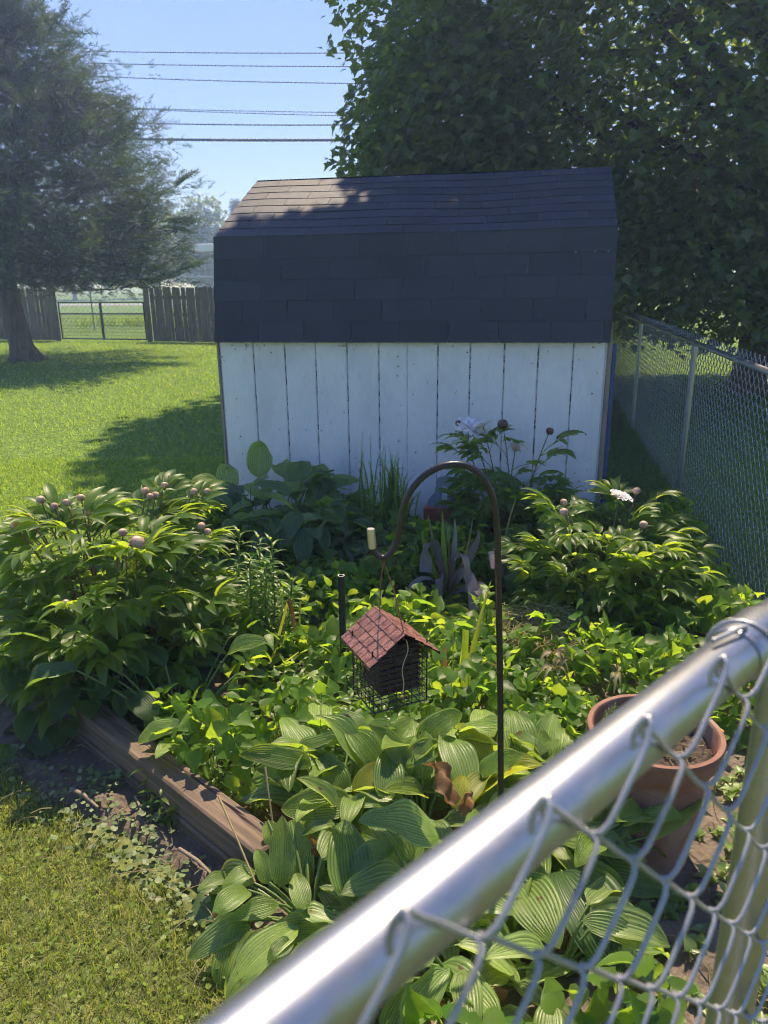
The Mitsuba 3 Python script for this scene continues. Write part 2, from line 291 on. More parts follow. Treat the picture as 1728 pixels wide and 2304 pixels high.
# roof: plywood deck and rows of shingles
def roof_pt(a, q):
    """a along, q = distance up the slope measured from the eave; returns point and outward normal"""
    low = math.hypot(.10, .632); OV = -.02
    sag = .007 * math.sin(a * 2.6 + .4) + .005 * math.sin(a * 6.1 + 1.0)
    tilt = .010 * (a / SWID)
    if q <= low - .0061:
        t = q / low; d = OV - .02 + .10 * t; z = 1.256 + .632 * t; n = V3(0, -.632, .10) / low
        p = S_(a, d, z + tilt)
    else:
        t = (q - low) / .93; d = .055 + (SDEP / 2 - .06) * t; z = 1.888 + .425 * t
        bulge = math.sin(math.pi * min(1, max(0, t * 1.0)))
        n = unit(V3(0, -.425, SDEP / 2 - .06)); p = S_(a, d, z + tilt + (sag * (.35 + .65 * bulge) - .004))
    return p, U * n[0] + W * n[1] + Z * n[2]
roof = add('roof', MB().add(np.array([S_(a, d, z) for a in (-.012, SWID + .018) for d, z in ((-.028, 1.268), (.05, 1.875), (SDEP / 2, 2.29), (SDEP - .05, 1.875), (SDEP + .028, 1.25))]), np.array([[0, 1, 6, 5], [1, 2, 7, 6], [2, 3, 8, 7], [3, 4, 9, 8]])).mesh(), 'mat_raw_wood', shed, label='dark grey asphalt shingle roof with two slopes')
low = math.hypot(.10, .632)
idn = 0
def shingle(a0, a1, q0, q1, lift):
    global idn
    na = 4; v = []
    for (q, off) in ((q0, lift), (q1, .002)):
        for top in (0, 1):
            for k in range(na + 1):
                p, n = roof_pt(a0 + (a1 - a0) * k / na, q); v.append(p + n * (.004 + off - (0 if top else .0045)))
    v = np.array(v); c = na + 1; f = []
    for k in range(na):
        f += [[c + k, c + k + 1, 3 * c + k + 1, 3 * c + k]]       # top face
        f += [[k, k + 1, c + k + 1, c + k]]                        # butt edge
    f = [[q[0], q[1], q[2]] for q in f] + [[q[0], q[2], q[3]] for q in f]
    f += [[0, c, 3 * c], [0, 3 * c, 2 * c], [na, 2 * c + na, 3 * c + na], [na, 3 * c + na, c + na]]
    idn += 1
    uv = np.zeros((len(v), 2)); uv[:, 0] = idn + .5
    add('shingle', (v, np.array(f)), 'mat_shingle', roof, uv=uv)
A0, A1 = -.016, SWID + .022
def rows(qs, first):
    for r in range(len(qs) - 1):
        off = (.155 if r % 2 else .0) + .02 * ((r * 5) % 3)
        cuts = [A0] + [x for x in np.arange(A0 - .31 + off, A1, .305) if A0 + .03 < x < A1 - .03] + [A1]
        for i in range(len(cuts) - 1):
            shingle(cuts[i] + .0015, cuts[i + 1] - .0015, qs[r], qs[r + 1] + (.012 if r < len(qs) - 2 else 0), .0055 + .002 * rng.random())
rows(np.linspace(-.012, low - .004, 6), 0)
rows(np.linspace(low - .006, low + .925, 9), 1)
back = MB()
v = np.array([S_(a, d, z) for a in (A0, A1) for d, z in ((SDEP / 2 - .003, 2.325), (SDEP - .05, 1.9), (SDEP + .04, 1.24))])
back.add(v, np.array([[0, 1, 4, 3], [1, 2, 5, 4]]))
add('back_slope', back.mesh(), 'mat_shingle', roof)
tr = MB()
for a in (.96 * SWID, .99 * SWID, .915 * SWID):
    p, n = roof_pt(a, low - .135); tr.add(*box(p + n * .012, (.006, .006, .006)))
add('nail_heads', tr.mesh(), 'mat_galvanized', roof, kind='stuff')

# ---------------------------------------------------------------- chain link
def link_wires(A, u, n, length, ztop, zbot, d=.0425, r=.0016, sides=4, near=False, i0=0):
    """zigzag wires woven into each other; each a polyline with rounded turns, knuckled at the top. Yields meshes."""
    from scipy.interpolate import CubicSpline
    k = int(length / d); T_ = .0042 if near else .0038
    for i in range(i0, k):
        pts = []; z = ztop; side = i % 2; x = (i + side) * d; o = 1 if side else -1
        if near: pts += [A + u * (x - o * .005) - n * T_ * .9 + Z * (z - .014), A + u * (x - o * .003) - n * T_ + Z * (z - .003), A + u * x + Z * (z + .004)]
        else: pts += [A + u * (x + .008 * o) + Z * (z + .020), A + u * x + Z * (z + .010)]
        while z > zbot:
            o = 1 if side else -1; x = (i + side) * d; pl = T_ * o     # strands running to the right lie in front, to the left behind
            if len(pts) > 3: pts += [A + u * (x - o * .0055) - n * pl * .9 + Z * (z + .0050), A + u * (x - o * .0005) + Z * z]
            pts += [A + u * (x - o * .0055) + n * pl * .9 + Z * (z - .0050), A + u * (x - o * d * .5) + n * pl + Z * (z - d * .5)]
            side ^= 1; z -= d
        pts = np.array(pts)
        if near:
            t = np.arange(len(pts)); pts = CubicSpline(t, pts)(np.linspace(0, t[-1], 2 * len(pts)))
        yield tube(pts, r, sides, cap=False)
# the long fence on the right
FA, FB = V3(1.215, 1.30, 0), V3(4.18, 15.0, 0)
fd = unit(FB - V3(2.145, 5.171, 0)); FA = V3(2.145, 5.171, 0) - fd * 3.85; flen = np.linalg.norm(FB - FA); fn_ = V3(fd[1], -fd[0], 0)
fence = thing('chain_link_fence', 'galvanized chain link fence running back along the right side past the shed', 'fence')
zt = 1.19
for s in (.86, 3.85, 6.77, 9.85, 12.8):
    p = FA + fd * s
    post = add('post', tube([p + Z * z for z in (-.05, .4, .8, 1.17)], .0205, 14), 'mat_galvanized', fence, smooth=40)
    tz = MB()
    for z in (.35, .62, .95): tz.add(*tube([p + .0225 * (math.cos(a) * fd + math.sin(a) * fn_) + Z * (z + .006 * math.sin(a)) for a in np.linspace(0, 2 * math.pi, 13)], .0017, 5))
    add('tie_wires', tz.mesh(), 'mat_galvanized', post, kind='stuff')
    add('loop_cap', tube([p + Z * z for z in (1.150, 1.166)], .0245, 14), 'mat_galvanized', post, smooth=40)
add('top_rail', tube([FA + fd * s + Z * zt for s in np.linspace(.0, flen, 12)], .0178, 14), 'mat_galvanized', fence, smooth=40)
for s in np.arange(.2, flen - .5, .62):
    c = FA + fd * s + Z * zt; lean = .35
    pts = [c + .0195 * (math.cos(a) * Z + math.sin(a) * fn_) + fd * (lean * .02 * a) for a in np.linspace(-2.4, 2.6, 12)]
    pts = [pts[0] - Z * .05 + fn_ * .01] + pts + [pts[-1] - Z * .03 + fd * .01]
    add('tie_wire', tube(pts, .0016, 5), 'mat_galvanized', fence, smooth=True)
mm = MB()
for w_ in link_wires(FA + fn_ * .026, fd, fn_, flen, 1.225, .02, r=.0028, sides=3): mm.add(*w_)
add('wire_mesh', mm.mesh(), 'mat_wire', fence, smooth=True, kind='stuff', label='woven diamond wire mesh of the long fence')

# the fence the camera looks over: top rail close to the lens
RA, RB = V3(-.0421, .200, 1.3427), V3(.3462, .550, 1.359)
ru = unit(RB - RA); rh = unit(V3(ru[0], ru[1], 0)); rn = V3(rh[1], -rh[0], 0)     # rn points to the camera's side
nf = thing('chain_link_fence', 'galvanized chain link fence close in front with its shiny top rail crossing the lower right', 'fence')
RR = .0172
railpts = [RA + ru * s for s in np.linspace(-.6, 1.6, 20)]
add('top_rail', tube(railpts, RR, 48), 'mat_galvanized', nf, smooth=40, label='thick shiny galvanized top rail close to the camera')
pp = V3(.3240, .5303, 0); pz = RA[2] + ru[2] / math.hypot(ru[0], ru[1]) * np.dot(pp - RA, rh)
post = add('post', tube([pp + Z * z for z in (-.05, .5, 1.0, pz - .02)], .0195, 32), 'mat_galvanized', nf, smooth=40, label='upright galvanized post under the top rail')
add('loop_cap', tube([pp + Z * (pz - RR * .0) + ru * s for s in (-.116, -.112, -.070, -.066)], [RR + .0015, RR + .0035, RR + .0035, RR + .0015], 40), 'mat_galvanized', post, smooth=40)
c0 = RA + ru * (np.dot(pp - RA, ru) - .092)
tie = [c0 + ru * (.03 + .004 * a) + (RR + .0045) * (math.cos(a) * Z + math.sin(a) * rn) for a in np.linspace(-2.3, 2.5, 16)]
add('tie_wire', tube(tie, .0016, 6), 'mat_wire', nf, smooth=True)
tie = [c0 + ru * (-.012 + .036 * k / 9) + (RR + .0052) * (math.cos(-.15 + .3 * k / 9) * Z + math.sin(-.15 + .3 * k / 9) * rn) for k in range(10)]
tie += [c0 + ru * (-.012) + (RR + .0052) * (math.cos(a) * Z + math.sin(a) * rn) for a in ()]
add('tie_wire', tube(tie, .0016, 6), 'mat_wire', nf, smooth=True)
MA = V3(RA[0], RA[1], 0) + rn * (RR + .006) + rh * .0448 + Z * .024
slope = ru[2] / math.hypot(ru[0], ru[1])
for i in range(-8, 38):
    for w_ in link_wires(MA + Z * (RA[2] + slope * i * .0425), rh, rn, (i + 1) * .0425 + 1e-4, .014, -1.30, r=.00165, sides=7, near=True, i0=i):
        add('wire', w_, 'mat_wire', nf, smooth=True)

# ---------------------------------------------------------------- wooden fence, gate, things behind the lawn
GL, GR = V3(-9.9, 23.4, 0), V3(-6.95, 22.55, 0); gu = unit(GR - GL); gn = V3(-gu[1], gu[0], 0); RG = np.stack([gu, gn, Z], 1)
def picket_fence(P, n, step, label, sgn):
    f = thing('picket_fence', label, 'fence')
    rg = np.random.default_rng(int(abs(P[0]) * 10))
    for i in range(n):
        c = P + gu * sgn * (.075 + i * step); h = 1.52 + .03 * rg.random()
        if i % 9 == 8: add('post', box(c + gn * .07 + Z * h / 2, (.1, .1, h), RG), 'mat_picket', f)
        w_ = .138 * (1 - .06 * rg.random())
        v = np.array([[-w_ / 2, 0, 0], [w_ / 2, 0, 0], [w_ / 2, 0, h - .03], [w_ / 2 - .03, 0, h], [-w_ / 2 + .03, 0, h], [-w_ / 2, 0, h - .03]])
        v = np.vstack([v + [0, -.01, 0], v + [0, .01, 0]])
        ff = [[0, 1, 2], [0, 2, 3], [0, 3, 4], [0, 4, 5], [6, 8, 7], [6, 9, 8], [6, 10, 9], [6, 11, 10]] + [x for i_ in range(6) for x in ([i_, 6 + i_, 6 + (i_ + 1) % 6], [i_, 6 + (i_ + 1) % 6, (i_ + 1) % 6])]
        t_ = .012 * rg.standard_normal(); R2 = RG @ np.array([[math.cos(t_), 0, math.sin(t_)], [0, 1, 0], [-math.sin(t_), 0, math.cos(t_)]])
        add('picket', (v @ R2.T + c + Z * .03, np.array(ff)), 'mat_picket', f)
    L = n * step
    for z in (.35, .80, 1.28): add('rail', box(P + gu * sgn * L / 2 + gn * .035 + Z * z, (L, .04, .09), RG), 'mat_picket', f)
picket_fence(GL - gu * .18, 34, .148, 'brown picket fence left of the gate behind the cedar trunk', -1)
picket_fence(GR + gu * .18, 62, .148, 'brown picket fence between the gate and the shed', 1)
for P, lab in ((GL - gu * .10, 'wooden gate post on the left of the black gate'), (GR + gu * .06, 'wooden gate post on the right of the black gate')):
    k2 = add('gate_post', tube([P + Z * z for z in (-.05, .8, 1.62, 1.66)], [.085, .083, .08, .06], 12), 'mat_picket', smooth=40); labels[k2] = {'label': lab, 'category': 'post'}
gate = thing('metal_gate', 'black metal double gate of welded wire in the wooden fence', 'gate')
glen = np.linalg.norm(GR - GL)
for h, (s0, s1) in enumerate(((.06, glen / 2 - .02), (glen / 2 + .02, glen - .06))):
    P = lambda s, z: GL + gu * s + Z * z
    fr = MB()
    for s in (s0, s1): fr.add(*tube([P(s, .06), P(s, 1.17)], .024, 8))
    for z in (.08, .82, 1.15): fr.add(*tube([P(s0, z), P(s1, z)], .021, 8))
    lf = add('gate_leaf', fr.mesh(), 'mat_black_metal', gate)
    wm = MB()
    for s in np.arange(s0 + .05, s1, .05): wm.add(*tube([P(s, .08), P(s, .82)], .0032, 4, cap=False))
    for z in np.arange(.18, .8, .10): wm.add(*tube([P(s0, z), P(s1, z)], .0032, 4, cap=False))
    add('wire_mesh', wm.mesh(), 'mat_black_metal', lf, kind='stuff')
# chain link fence across the field, beyond the gate
ff_ = thing('chain_link_fence', 'distant dark chain link fence in the field seen through the gate', 'fence')
FP = GL + gn * 5 - gu * 7; mm = MB()
for i in range(190):
    d = .10; pts = []; side = i % 2
    for z in np.arange(1.85, 0, -d): pts.append(FP + gu * (i + side) * d + Z * z); side ^= 1
    mm.add(*tube(pts, .0055, 3, cap=False))
add('wire_mesh', mm.mesh(), 'mat_black_metal', ff_, kind='stuff')
for s in (1.5, 4.5, 7.5, 10.62, 13.5, 16.5): add('post', tube([FP + gu * s + Z * z for z in (0, 1.9)], .032, 8), 'mat_galvanized', ff_)
add('top_rail', tube([FP + Z * 1.87, FP + gu * 19 + Z * 1.87], .022, 8), 'mat_galvanized', ff_)
# building far behind
BC = V3(-10.2, 62, 0); bl = thing('far_building', 'brown building with a flat light grey roof just left of the shed roof', 'building')
add('wall', box(BC + Z * 2.1 + W * 3.5, (9, 7, 4.2), RS), 'mat_picket', bl)
add('roof', box(BC + Z * 4.49 + W * 3.5, (9.6, 7.6, .58), RS, .05), 'mat_white_roof', bl)
vb = MB()
for s in (-.13, .13): vb.add(*tube([BC + W * 1.5 + U * (-3.0 + s + .20 * math.cos(a)) + Z * (4.76 + .62 * math.sin(a) ** .6) for a in np.linspace(math.pi - 1e-6, 1e-6, 12)], .028, 6))
add('roof_vent', vb.mesh(), 'mat_white_roof', bl, label='pale hooped vent on the roof')
# power lines
lines = [('topmost thin power line against the sky', .013), ('second thin power line from the top', .013), ('third thin power line from the top', .013),
         ('upper one of the close pair of power lines in the middle', .011), ('lower one of the close pair of power lines in the middle', .011), ('dark power line just above the thick cable', .018), ('thick dark cable lowest in the sky', .038)]
LINE3 = [[[-13.08, 36.0, 11.22], [-2.75, 34.0, 10.52]], [[-13.09, 36.0, 10.77], [-2.24, 34.0, 10.04]], [[-11.72, 36.0, 10.23], [-3.02, 34.0, 9.46]], [[-11.76, 36.0, 9.05], [-2.01, 34.0, 8.37]], [[-11.77, 36.0, 9.03], [-2.02, 34.0, 8.25]], [[-9.85, 36.0, 8.4], [-1.93, 34.0, 7.9]], [[-11.03, 36.0, 7.8], [-1.76, 34.0, 7.33]]]
for (P, Q), (lab, r) in zip(LINE3, lines):
    P, Q = np.array(P), np.array(Q); d = Q - P
    pts = [P + d * t + Z * .10 * (t - 0) * (t - 1) for t in np.linspace(-2.2, 3.0, 60)]
    k = add('power_line', tube(pts, r * 1.45, 6), 'mat_cable', smooth=True); labels[k] = {'label': lab, 'category': 'power line'}
# ---------------------------------------------------------------- leaf shapes
def blade_leaf(L, Wd, nu, nv, prof, ribs=0, amp=0, cup=.25, arch=.5, wave=0, twist=0, seed=0):
    """leaf along +y from its base, face up (+z); arch: how much it bends down along its length, cup: sides raised; returns v, f, uv"""
    r = np.random.default_rng(seed)
    t = np.linspace(0, 1, nv); u = np.linspace(-1, 1, nu)
    w = prof(t) * Wd / 2
    phi = arch * (.25 - t); ds = L / (nv - 1)
    y = np.concatenate([[0], np.cumsum(np.cos(phi[1:]) * ds)]); z = np.concatenate([[0], np.cumsum(np.sin(phi[1:]) * ds)])
    UU, TT = np.meshgrid(u, t)
    x = UU * w[:, None]
    up_ = np.abs(UU) ** 1.6 * cup * w[:, None] * (1 - .3 * TT)
    if ribs: up_ = up_ + amp * (np.cos(np.abs(UU) * 2 * math.pi * ribs + math.pi)) * np.minimum(1, w[:, None] / (Wd * .22)) * (np.abs(UU) < .97) + 0 * TT
    if wave:
        ph = r.uniform(0, 6, 2)
        up_ = up_ + wave * UU ** 2 * np.where(UU > 0, np.sin(TT * 11 + ph[0]), np.sin(TT * 9 + ph[1])) * np.sin(math.pi * np.clip(TT, 0, 1))
    tw = twist * TT
    xx = x * np.cos(tw) - up_ * np.sin(tw); uu = x * np.sin(tw) + up_ * np.cos(tw)
    v = np.stack([xx, y[:, None] - uu * np.sin(phi)[:, None], z[:, None] + uu * np.cos(phi)[:, None]], -1).reshape(-1, 3)
    uv = np.stack([.5 + (UU + 1) / 2, TT], -1).reshape(-1, 2)
    return v, grid_faces(nu, nv), uv
P_HOSTA = lambda t: np.clip(np.clip(t, 0, 1) ** .60 * np.clip(1 - t, 0, 1) ** .92 * 1.93 + .06 * (1 - t) ** 6, .010, None)
P_LANCE = lambda t: np.clip(np.sin(math.pi * t ** .8) ** .9, .03, None)
P_BLADE = lambda t: np.clip((1 - t ** 3) * (.75 + .25 * np.sin(t * 3)), .02, None)
P_STRAP = lambda t: np.clip(1 - np.clip((t - .8) / .2, 0, 1) ** 2, .05, None)
hosta_variants = {}
def hosta_leaf_shape(mat, k, small=False):
    if small: k += 20
    if (mat, k) not in hosta_variants:
        r = np.random.default_rng(k + 11)
        v, f, uv = blade_leaf(1.0, 1.0, 33 if small else 49, 11 if small else 15, P_HOSTA, ribs=4.5 if small else 6.5, amp=.011 if small else .017, cup=r.uniform(.15, .6), arch=r.uniform(.5, 1.5), wave=r.uniform(.02, .09), twist=r.uniform(-.25, .25), seed=k)
        uv = uv.copy(); uv[:, 0] += 2 * (k * 3 + 5)
        hosta_variants[(mat, k)] = mikit.ply((v, f), 'mat_' + mat, smooth=True, uv=uv)
    return hosta_variants[(mat, k)]
def frame(B, T, roll=0.0, toward=None):
    d = unit(T - B); side = np.cross(d, Z)
    h = unit(.75 * Z + .25 * unit(EYE - B)) if toward is None else toward
    n = h - d * np.dot(h, d); n = unit(n)
    x = np.cross(d, n); R = np.stack([x, d, n], 1)
    return R @ np.array([[math.cos(roll), 0, math.sin(roll)], [0, 1, 0], [-math.sin(roll), 0, math.cos(roll)]])
def hosta(name_label, table, crowns, extra, rg, group='hosta clumps in the flower bed', size=(.11, .17), spread=.26, mat='hosta', zr=(.05, .2), wide=.62, wk=1.0, mound=0, mound_at=()):
    h = thing('hosta', name_label, 'hosta', group)
    stalks = MB(); crowns = np.array(crowns)
    def stalk(B, c):
        a = V3(c[0], c[1], .0); mid = (a + B) / 2 + Z * .05
        ts = np.linspace(0, 1, 6)[:, None]; pts = a * (1 - ts) ** 2 + 2 * mid * ts * (1 - ts) + B * ts ** 2
        stalks.add(*tube(pts, np.linspace(.005, .0032, 6), 5))
    for i, (bx, by, bz, tx, ty, tz, w_, roll, m_) in enumerate(table):
        B, T = V3(bx, by, bz), V3(tx, ty, tz); L = np.linalg.norm(T - B)
        R = frame(B, T, math.radians(roll + rg.uniform(-12, 12)))
        R = R @ rots(0, .14, 0)                                       # start a little steeper: the leaf arches over
        S = R @ np.diag([w_ * 1.30 * wk, L * 1.16 * wk, (w_ * .6 + L * .4)])
        M = np.eye(4); M[:3, :3] = S; M[:3, 3] = B
        put('leaf', {**hosta_leaf_shape(m_, i % 9), 'to_world': T4(M.tolist())}, h)
        stalk(B, crowns[np.argmin(((crowns - B[:2]) ** 2).sum(1))])
    for i in range(extra):
        c = crowns[rg.integers(len(crowns))]; a = rg.uniform(0, 2 * math.pi); rr = spread * rg.uniform(.25, 1.0)
        L = rg.uniform(*size); w_ = L * wide * rg.uniform(.85, 1.1)
        zt_ = rg.uniform(*zr) * (1.1 - .5 * rr / spread)
        B = V3(c[0] + rr * math.cos(a), c[1] + rr * math.sin(a), zt_ + .02)
        R = rots(a - math.pi / 2 + rg.uniform(-.4, .4), rg.uniform(-.25, .75) - .5 * rr / spread, rg.uniform(-.4, .4))
        M = np.eye(4); M[:3, :3] = R @ np.diag([w_, L, L * .8]); M[:3, 3] = B
        put('leaf', {**hosta_leaf_shape(mat, int(rg.integers(9)), True), 'to_world': T4(M.tolist())}, h)
        stalk(B, c)
    for i in range(mound):
        c = mound_at[rg.integers(len(mound_at))]; B = V3(c[0] + rg.normal() * .07, c[1] + rg.normal() * .06, rg.uniform(.13, .25)); a = rg.uniform(0, 2 * math.pi); L = rg.uniform(.14, .20)
        M = np.eye(4); M[:3, :3] = rots(a, rg.uniform(.05, .95), rg.uniform(-.4, .4)) @ np.diag([L * .66, L, L * .85]); M[:3, 3] = B
        put('leaf', {**hosta_leaf_shape(mat, int(rg.integers(9))), 'to_world': T4(M.tolist())}, h); stalk(B, crowns[np.argmin(((crowns - B[:2]) ** 2).sum(1))])
    add('stalks', stalks.mesh(), 'mat_stalk', h, smooth=True, kind='stuff')
    return h
FRONT = [[-0.232, 1.948, 0.2, -0.323, 2.075, 0.259, 0.111, 0, "hosta"],
 [-0.22, 2.122, 0.2, -0.235, 2.256, 0.215, 0.091, 0, "hosta"],
 [-0.071, 1.906, 0.2, -0.195, 1.981, 0.336, 0.114, 15, "hosta"],
 [0.08, 1.856, 0.2, -0.035, 1.928, 0.311, 0.073, 20, "hosta"],
 [-0.071, 2.103, 0.2, -0.158, 2.154, 0.233, 0.071, 0, "hosta"],
 [0.072, 1.99, 0.2, 0.063, 2.131, 0.224, 0.095, 0, "hosta"],
 [0.179, 2.09, 0.2, 0.16, 2.223, 0.194, 0.09, 0, "hosta"],
 [0.105, 1.849, 0.2, 0.117, 1.919, 0.305, 0.073, 0, "hosta"],
 [0.227, 1.795, 0.2, 0.186, 1.957, 0.284, 0.125, 0, "hosta"],
 [0.301, 1.907, 0.2, 0.243, 2.034, 0.258, 0.101, 0, "hosta_yellow"],
 [0.323, 2.04, 0.2, 0.316, 2.173, 0.238, 0.092, 0, "hosta"],
 [-0.192, 1.827, 0.2, -0.209, 1.955, 0.234, 0.089, 0, "hosta"],
 [-0.224, 1.868, 0.24, -0.403, 1.857, 0.28, 0.073, -25, "hosta"],
 [-0.275, 1.816, 0.2, -0.372, 1.836, 0.255, 0.05, 0, "hosta"],
 [-0.085, 1.775, 0.2, -0.031, 1.849, 0.251, 0.07, 0, "hosta_yellow"],
 [0.002, 1.755, 0.2, 0.004, 1.885, 0.255, 0.094, 0, "hosta"],
 [-0.104, 1.756, 0.2, -0.277, 1.731, 0.203, 0.102, -25, "hosta"],
 [-0.108, 1.744, 0.2, -0.002, 1.746, 0.202, 0.057, 0, "hosta"],
 [0.128, 1.53, 0.27, -0.04, 1.512, 0.343, 0.16, 0, "hosta"],
 [0.195, 1.716, 0.2, 0.217, 1.789, 0.258, 0.064, 0, "hosta_yellow"],
 [0.219, 1.721, 0.2, 0.298, 1.832, 0.23, 0.093, -30, "hosta_yellow"],
 [-0.254, 1.433, 0.22, -0.26, 1.519, 0.323, 0.066, 0, "hosta"],
 [-0.295, 1.463, 0.2, -0.323, 1.507, 0.256, 0.046, 0, "hosta"],
 [-0.194, 1.383, 0.2, -0.222, 1.456, 0.223, 0.054, 0, "hosta"],
 [-0.087, 1.403, 0.2, -0.109, 1.557, 0.267, 0.113, 10, "hosta"],
 [0.015, 1.501, 0.27, -0.099, 1.461, 0.235, 0.072, 0, "hosta"],
 [-0.144, 1.669, 0.2, -0.229, 1.646, 0.187, 0.043, 0, "hosta"],
 [-0.327, 1.683, 0.2, -0.3, 1.633, 0.138, 0.051, 0, "hosta"],
 [-0.264, 1.682, 0.2, -0.215, 1.578, 0.084, 0.075, 0, "hosta"],
 [-0.043, 2.102, 0.2, -0.092, 2.18, 0.194, 0.062, 0, "hosta"],
 [0.021, 1.933, 0.2, -0.023, 2.036, 0.207, 0.075, 0, "hosta"],
 [0.125, 1.975, 0.2, 0.089, 2.069, 0.194, 0.068, 0, "hosta"],
 [-0.141, 1.782, 0.12, -0.072, 1.726, 0.151, 0.063, 0, "hosta"],
 [-0.159, 1.96, 0.14, -0.1, 2.033, 0.086, 0.072, 0, "hosta"],
 [-0.348, 1.567, 0.14, -0.414, 1.518, 0.141, 0.055, 0, "hosta"],
 [-0.354, 1.503, 0.14, -0.417, 1.422, 0.153, 0.069, 0, "hosta"],
 [-0.274, 1.477, 0.12, -0.377, 1.444, 0.114, 0.06, 0, "hosta"],
 [-0.213, 1.37, 0.16, -0.36, 1.254, 0.099, 0.098, 20, "hosta"],
 [-0.354, 1.443, 0.1, -0.392, 1.329, 0.014, 0.075, 0, "hosta"],
 [-0.223, 1.33, 0.16, -0.264, 1.286, 0.163, 0.041, 0, "hosta"],
 [-0.169, 1.417, 0.12, -0.237, 1.346, 0.129, 0.066, 0, "hosta"],
 [-0.158, 1.46, 0.08, -0.181, 1.361, 0.068, 0.068, 0, "hosta"],
 [-0.419, 1.61, 0.08, -0.484, 1.557, 0.09, 0.056, 0, "hosta"],
 [-0.237, 1.373, 0.05, -0.292, 1.307, 0.059, 0.058, 0, "hosta"],
 [0.42, 1.944, 0.17, 0.412, 2.091, 0.277, 0.121, 0, "hosta"],
 [0.477, 1.943, 0.17, 0.53, 2.062, 0.265, 0.107, 0, "hosta"],
 [0.55, 2.013, 0.17, 0.586, 2.097, 0.206, 0.066, 0, "hosta"],
 [0.236, 1.768, 0.17, 0.423, 1.808, 0.286, 0.112, -30, "hosta_yellow"],
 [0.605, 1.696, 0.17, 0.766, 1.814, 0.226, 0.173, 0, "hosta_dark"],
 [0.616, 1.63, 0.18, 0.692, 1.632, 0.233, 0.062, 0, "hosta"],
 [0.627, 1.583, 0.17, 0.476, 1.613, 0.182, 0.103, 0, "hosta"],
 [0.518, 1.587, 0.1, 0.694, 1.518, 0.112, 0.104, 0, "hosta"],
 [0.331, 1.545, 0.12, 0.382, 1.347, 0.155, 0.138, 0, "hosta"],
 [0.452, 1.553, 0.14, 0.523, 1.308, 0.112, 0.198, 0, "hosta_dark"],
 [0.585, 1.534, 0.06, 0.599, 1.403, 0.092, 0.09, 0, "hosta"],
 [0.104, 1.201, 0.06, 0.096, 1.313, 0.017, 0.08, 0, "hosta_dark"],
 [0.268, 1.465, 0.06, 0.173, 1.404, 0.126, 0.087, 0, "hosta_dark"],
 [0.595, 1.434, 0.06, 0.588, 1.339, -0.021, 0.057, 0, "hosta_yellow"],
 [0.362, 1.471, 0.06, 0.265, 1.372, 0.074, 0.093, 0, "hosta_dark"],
 [0.536, 1.706, 0.1, 0.605, 1.867, 0.094, 0.117, 0, "hosta"],
 [0.471, 1.836, 0.12, 0.392, 1.652, 0.165, 0.137, 0, "hosta"]]
LEFT = [[-1.15, 2.395, 0.38, -1.279, 2.248, 0.493, 0.132, 0, "hosta_dark"],
 [-0.986, 2.307, 0.38, -1.033, 2.214, 0.542, 0.128, 0, "hosta_dark"],
 [-1.026, 2.196, 0.38, -1.166, 2.117, 0.377, 0.107, 0, "hosta_dark"],
 [-0.878, 2.675, 0.38, -0.763, 2.555, 0.34, 0.114, 0, "hosta_dark"],
 [-0.972, 2.48, 0.38, -0.967, 2.346, 0.378, 0.089, 0, "hosta_dark"],
 [-0.692, 2.781, 0.3, -0.848, 2.702, 0.24, 0.112, 0, "hosta"],
 [-0.701, 2.706, 0.3, -0.579, 2.66, 0.363, 0.097, 0, "hosta"],
 [-0.582, 2.46, 0.3, -0.444, 2.441, 0.361, 0.101, 0, "hosta"],
 [-0.875, 2.248, 0.25, -0.766, 2.149, 0.223, 0.1, 0, "hosta_dark"],
 [-0.677, 2.047, 0.2, -0.704, 1.952, 0.22, 0.067, 0, "hosta"],
 [-0.678, 2.085, 0.24, -0.792, 2.03, 0.225, 0.078, 0, "hosta"],
 [-0.733, 2.095, 0.24, -0.659, 2.07, 0.238, 0.052, 0, "hosta"],
 [-1.092, 2.305, 0.25, -1.117, 2.188, 0.203, 0.107, 0, "hosta_dark"],
 [-1.242, 2.276, 0.18, -1.226, 2.168, 0.142, 0.096, 0, "hosta_dark"],
 [-1.246, 2.316, 0.2, -1.275, 2.226, 0.212, 0.08, 0, "hosta_dark"],
 [-0.951, 2.293, 0.3, -0.946, 2.193, 0.284, 0.084, 0, "hosta_dark"],
 [-1.305, 2.391, 0.3, -1.274, 2.22, 0.309, 0.116, 0, "hosta_dark"],
 [-1.183, 2.277, 0.12, -1.125, 2.22, 0.086, 0.074, 0, "hosta_dark"],
 [-1.05, 2.312, 0.2, -1.014, 2.216, 0.196, 0.086, 0, "hosta_dark"],
 [-1.006, 2.501, 0.35, -0.924, 2.394, 0.345, 0.09, 0, "hosta_dark"],
 [-0.911, 2.387, 0.33, -0.834, 2.283, 0.323, 0.087, 0, "hosta_dark"],
 [-0.605, 2.578, 0.3, -0.606, 2.68, 0.298, 0.068, 0, "hosta"],
 [-0.549, 2.125, 0.2, -0.471, 2.092, 0.245, 0.064, 0, "hosta"],
 [-1.294, 2.193, 0.1, -1.271, 2.111, 0.095, 0.072, 0, "hosta_dark"],
 [-1.225, 2.211, 0.1, -1.153, 2.167, 0.079, 0.072, 0, "hosta_dark"],
 [-1.127, 2.285, 0.14, -1.079, 2.204, 0.129, 0.08, 0, "hosta_dark"]]
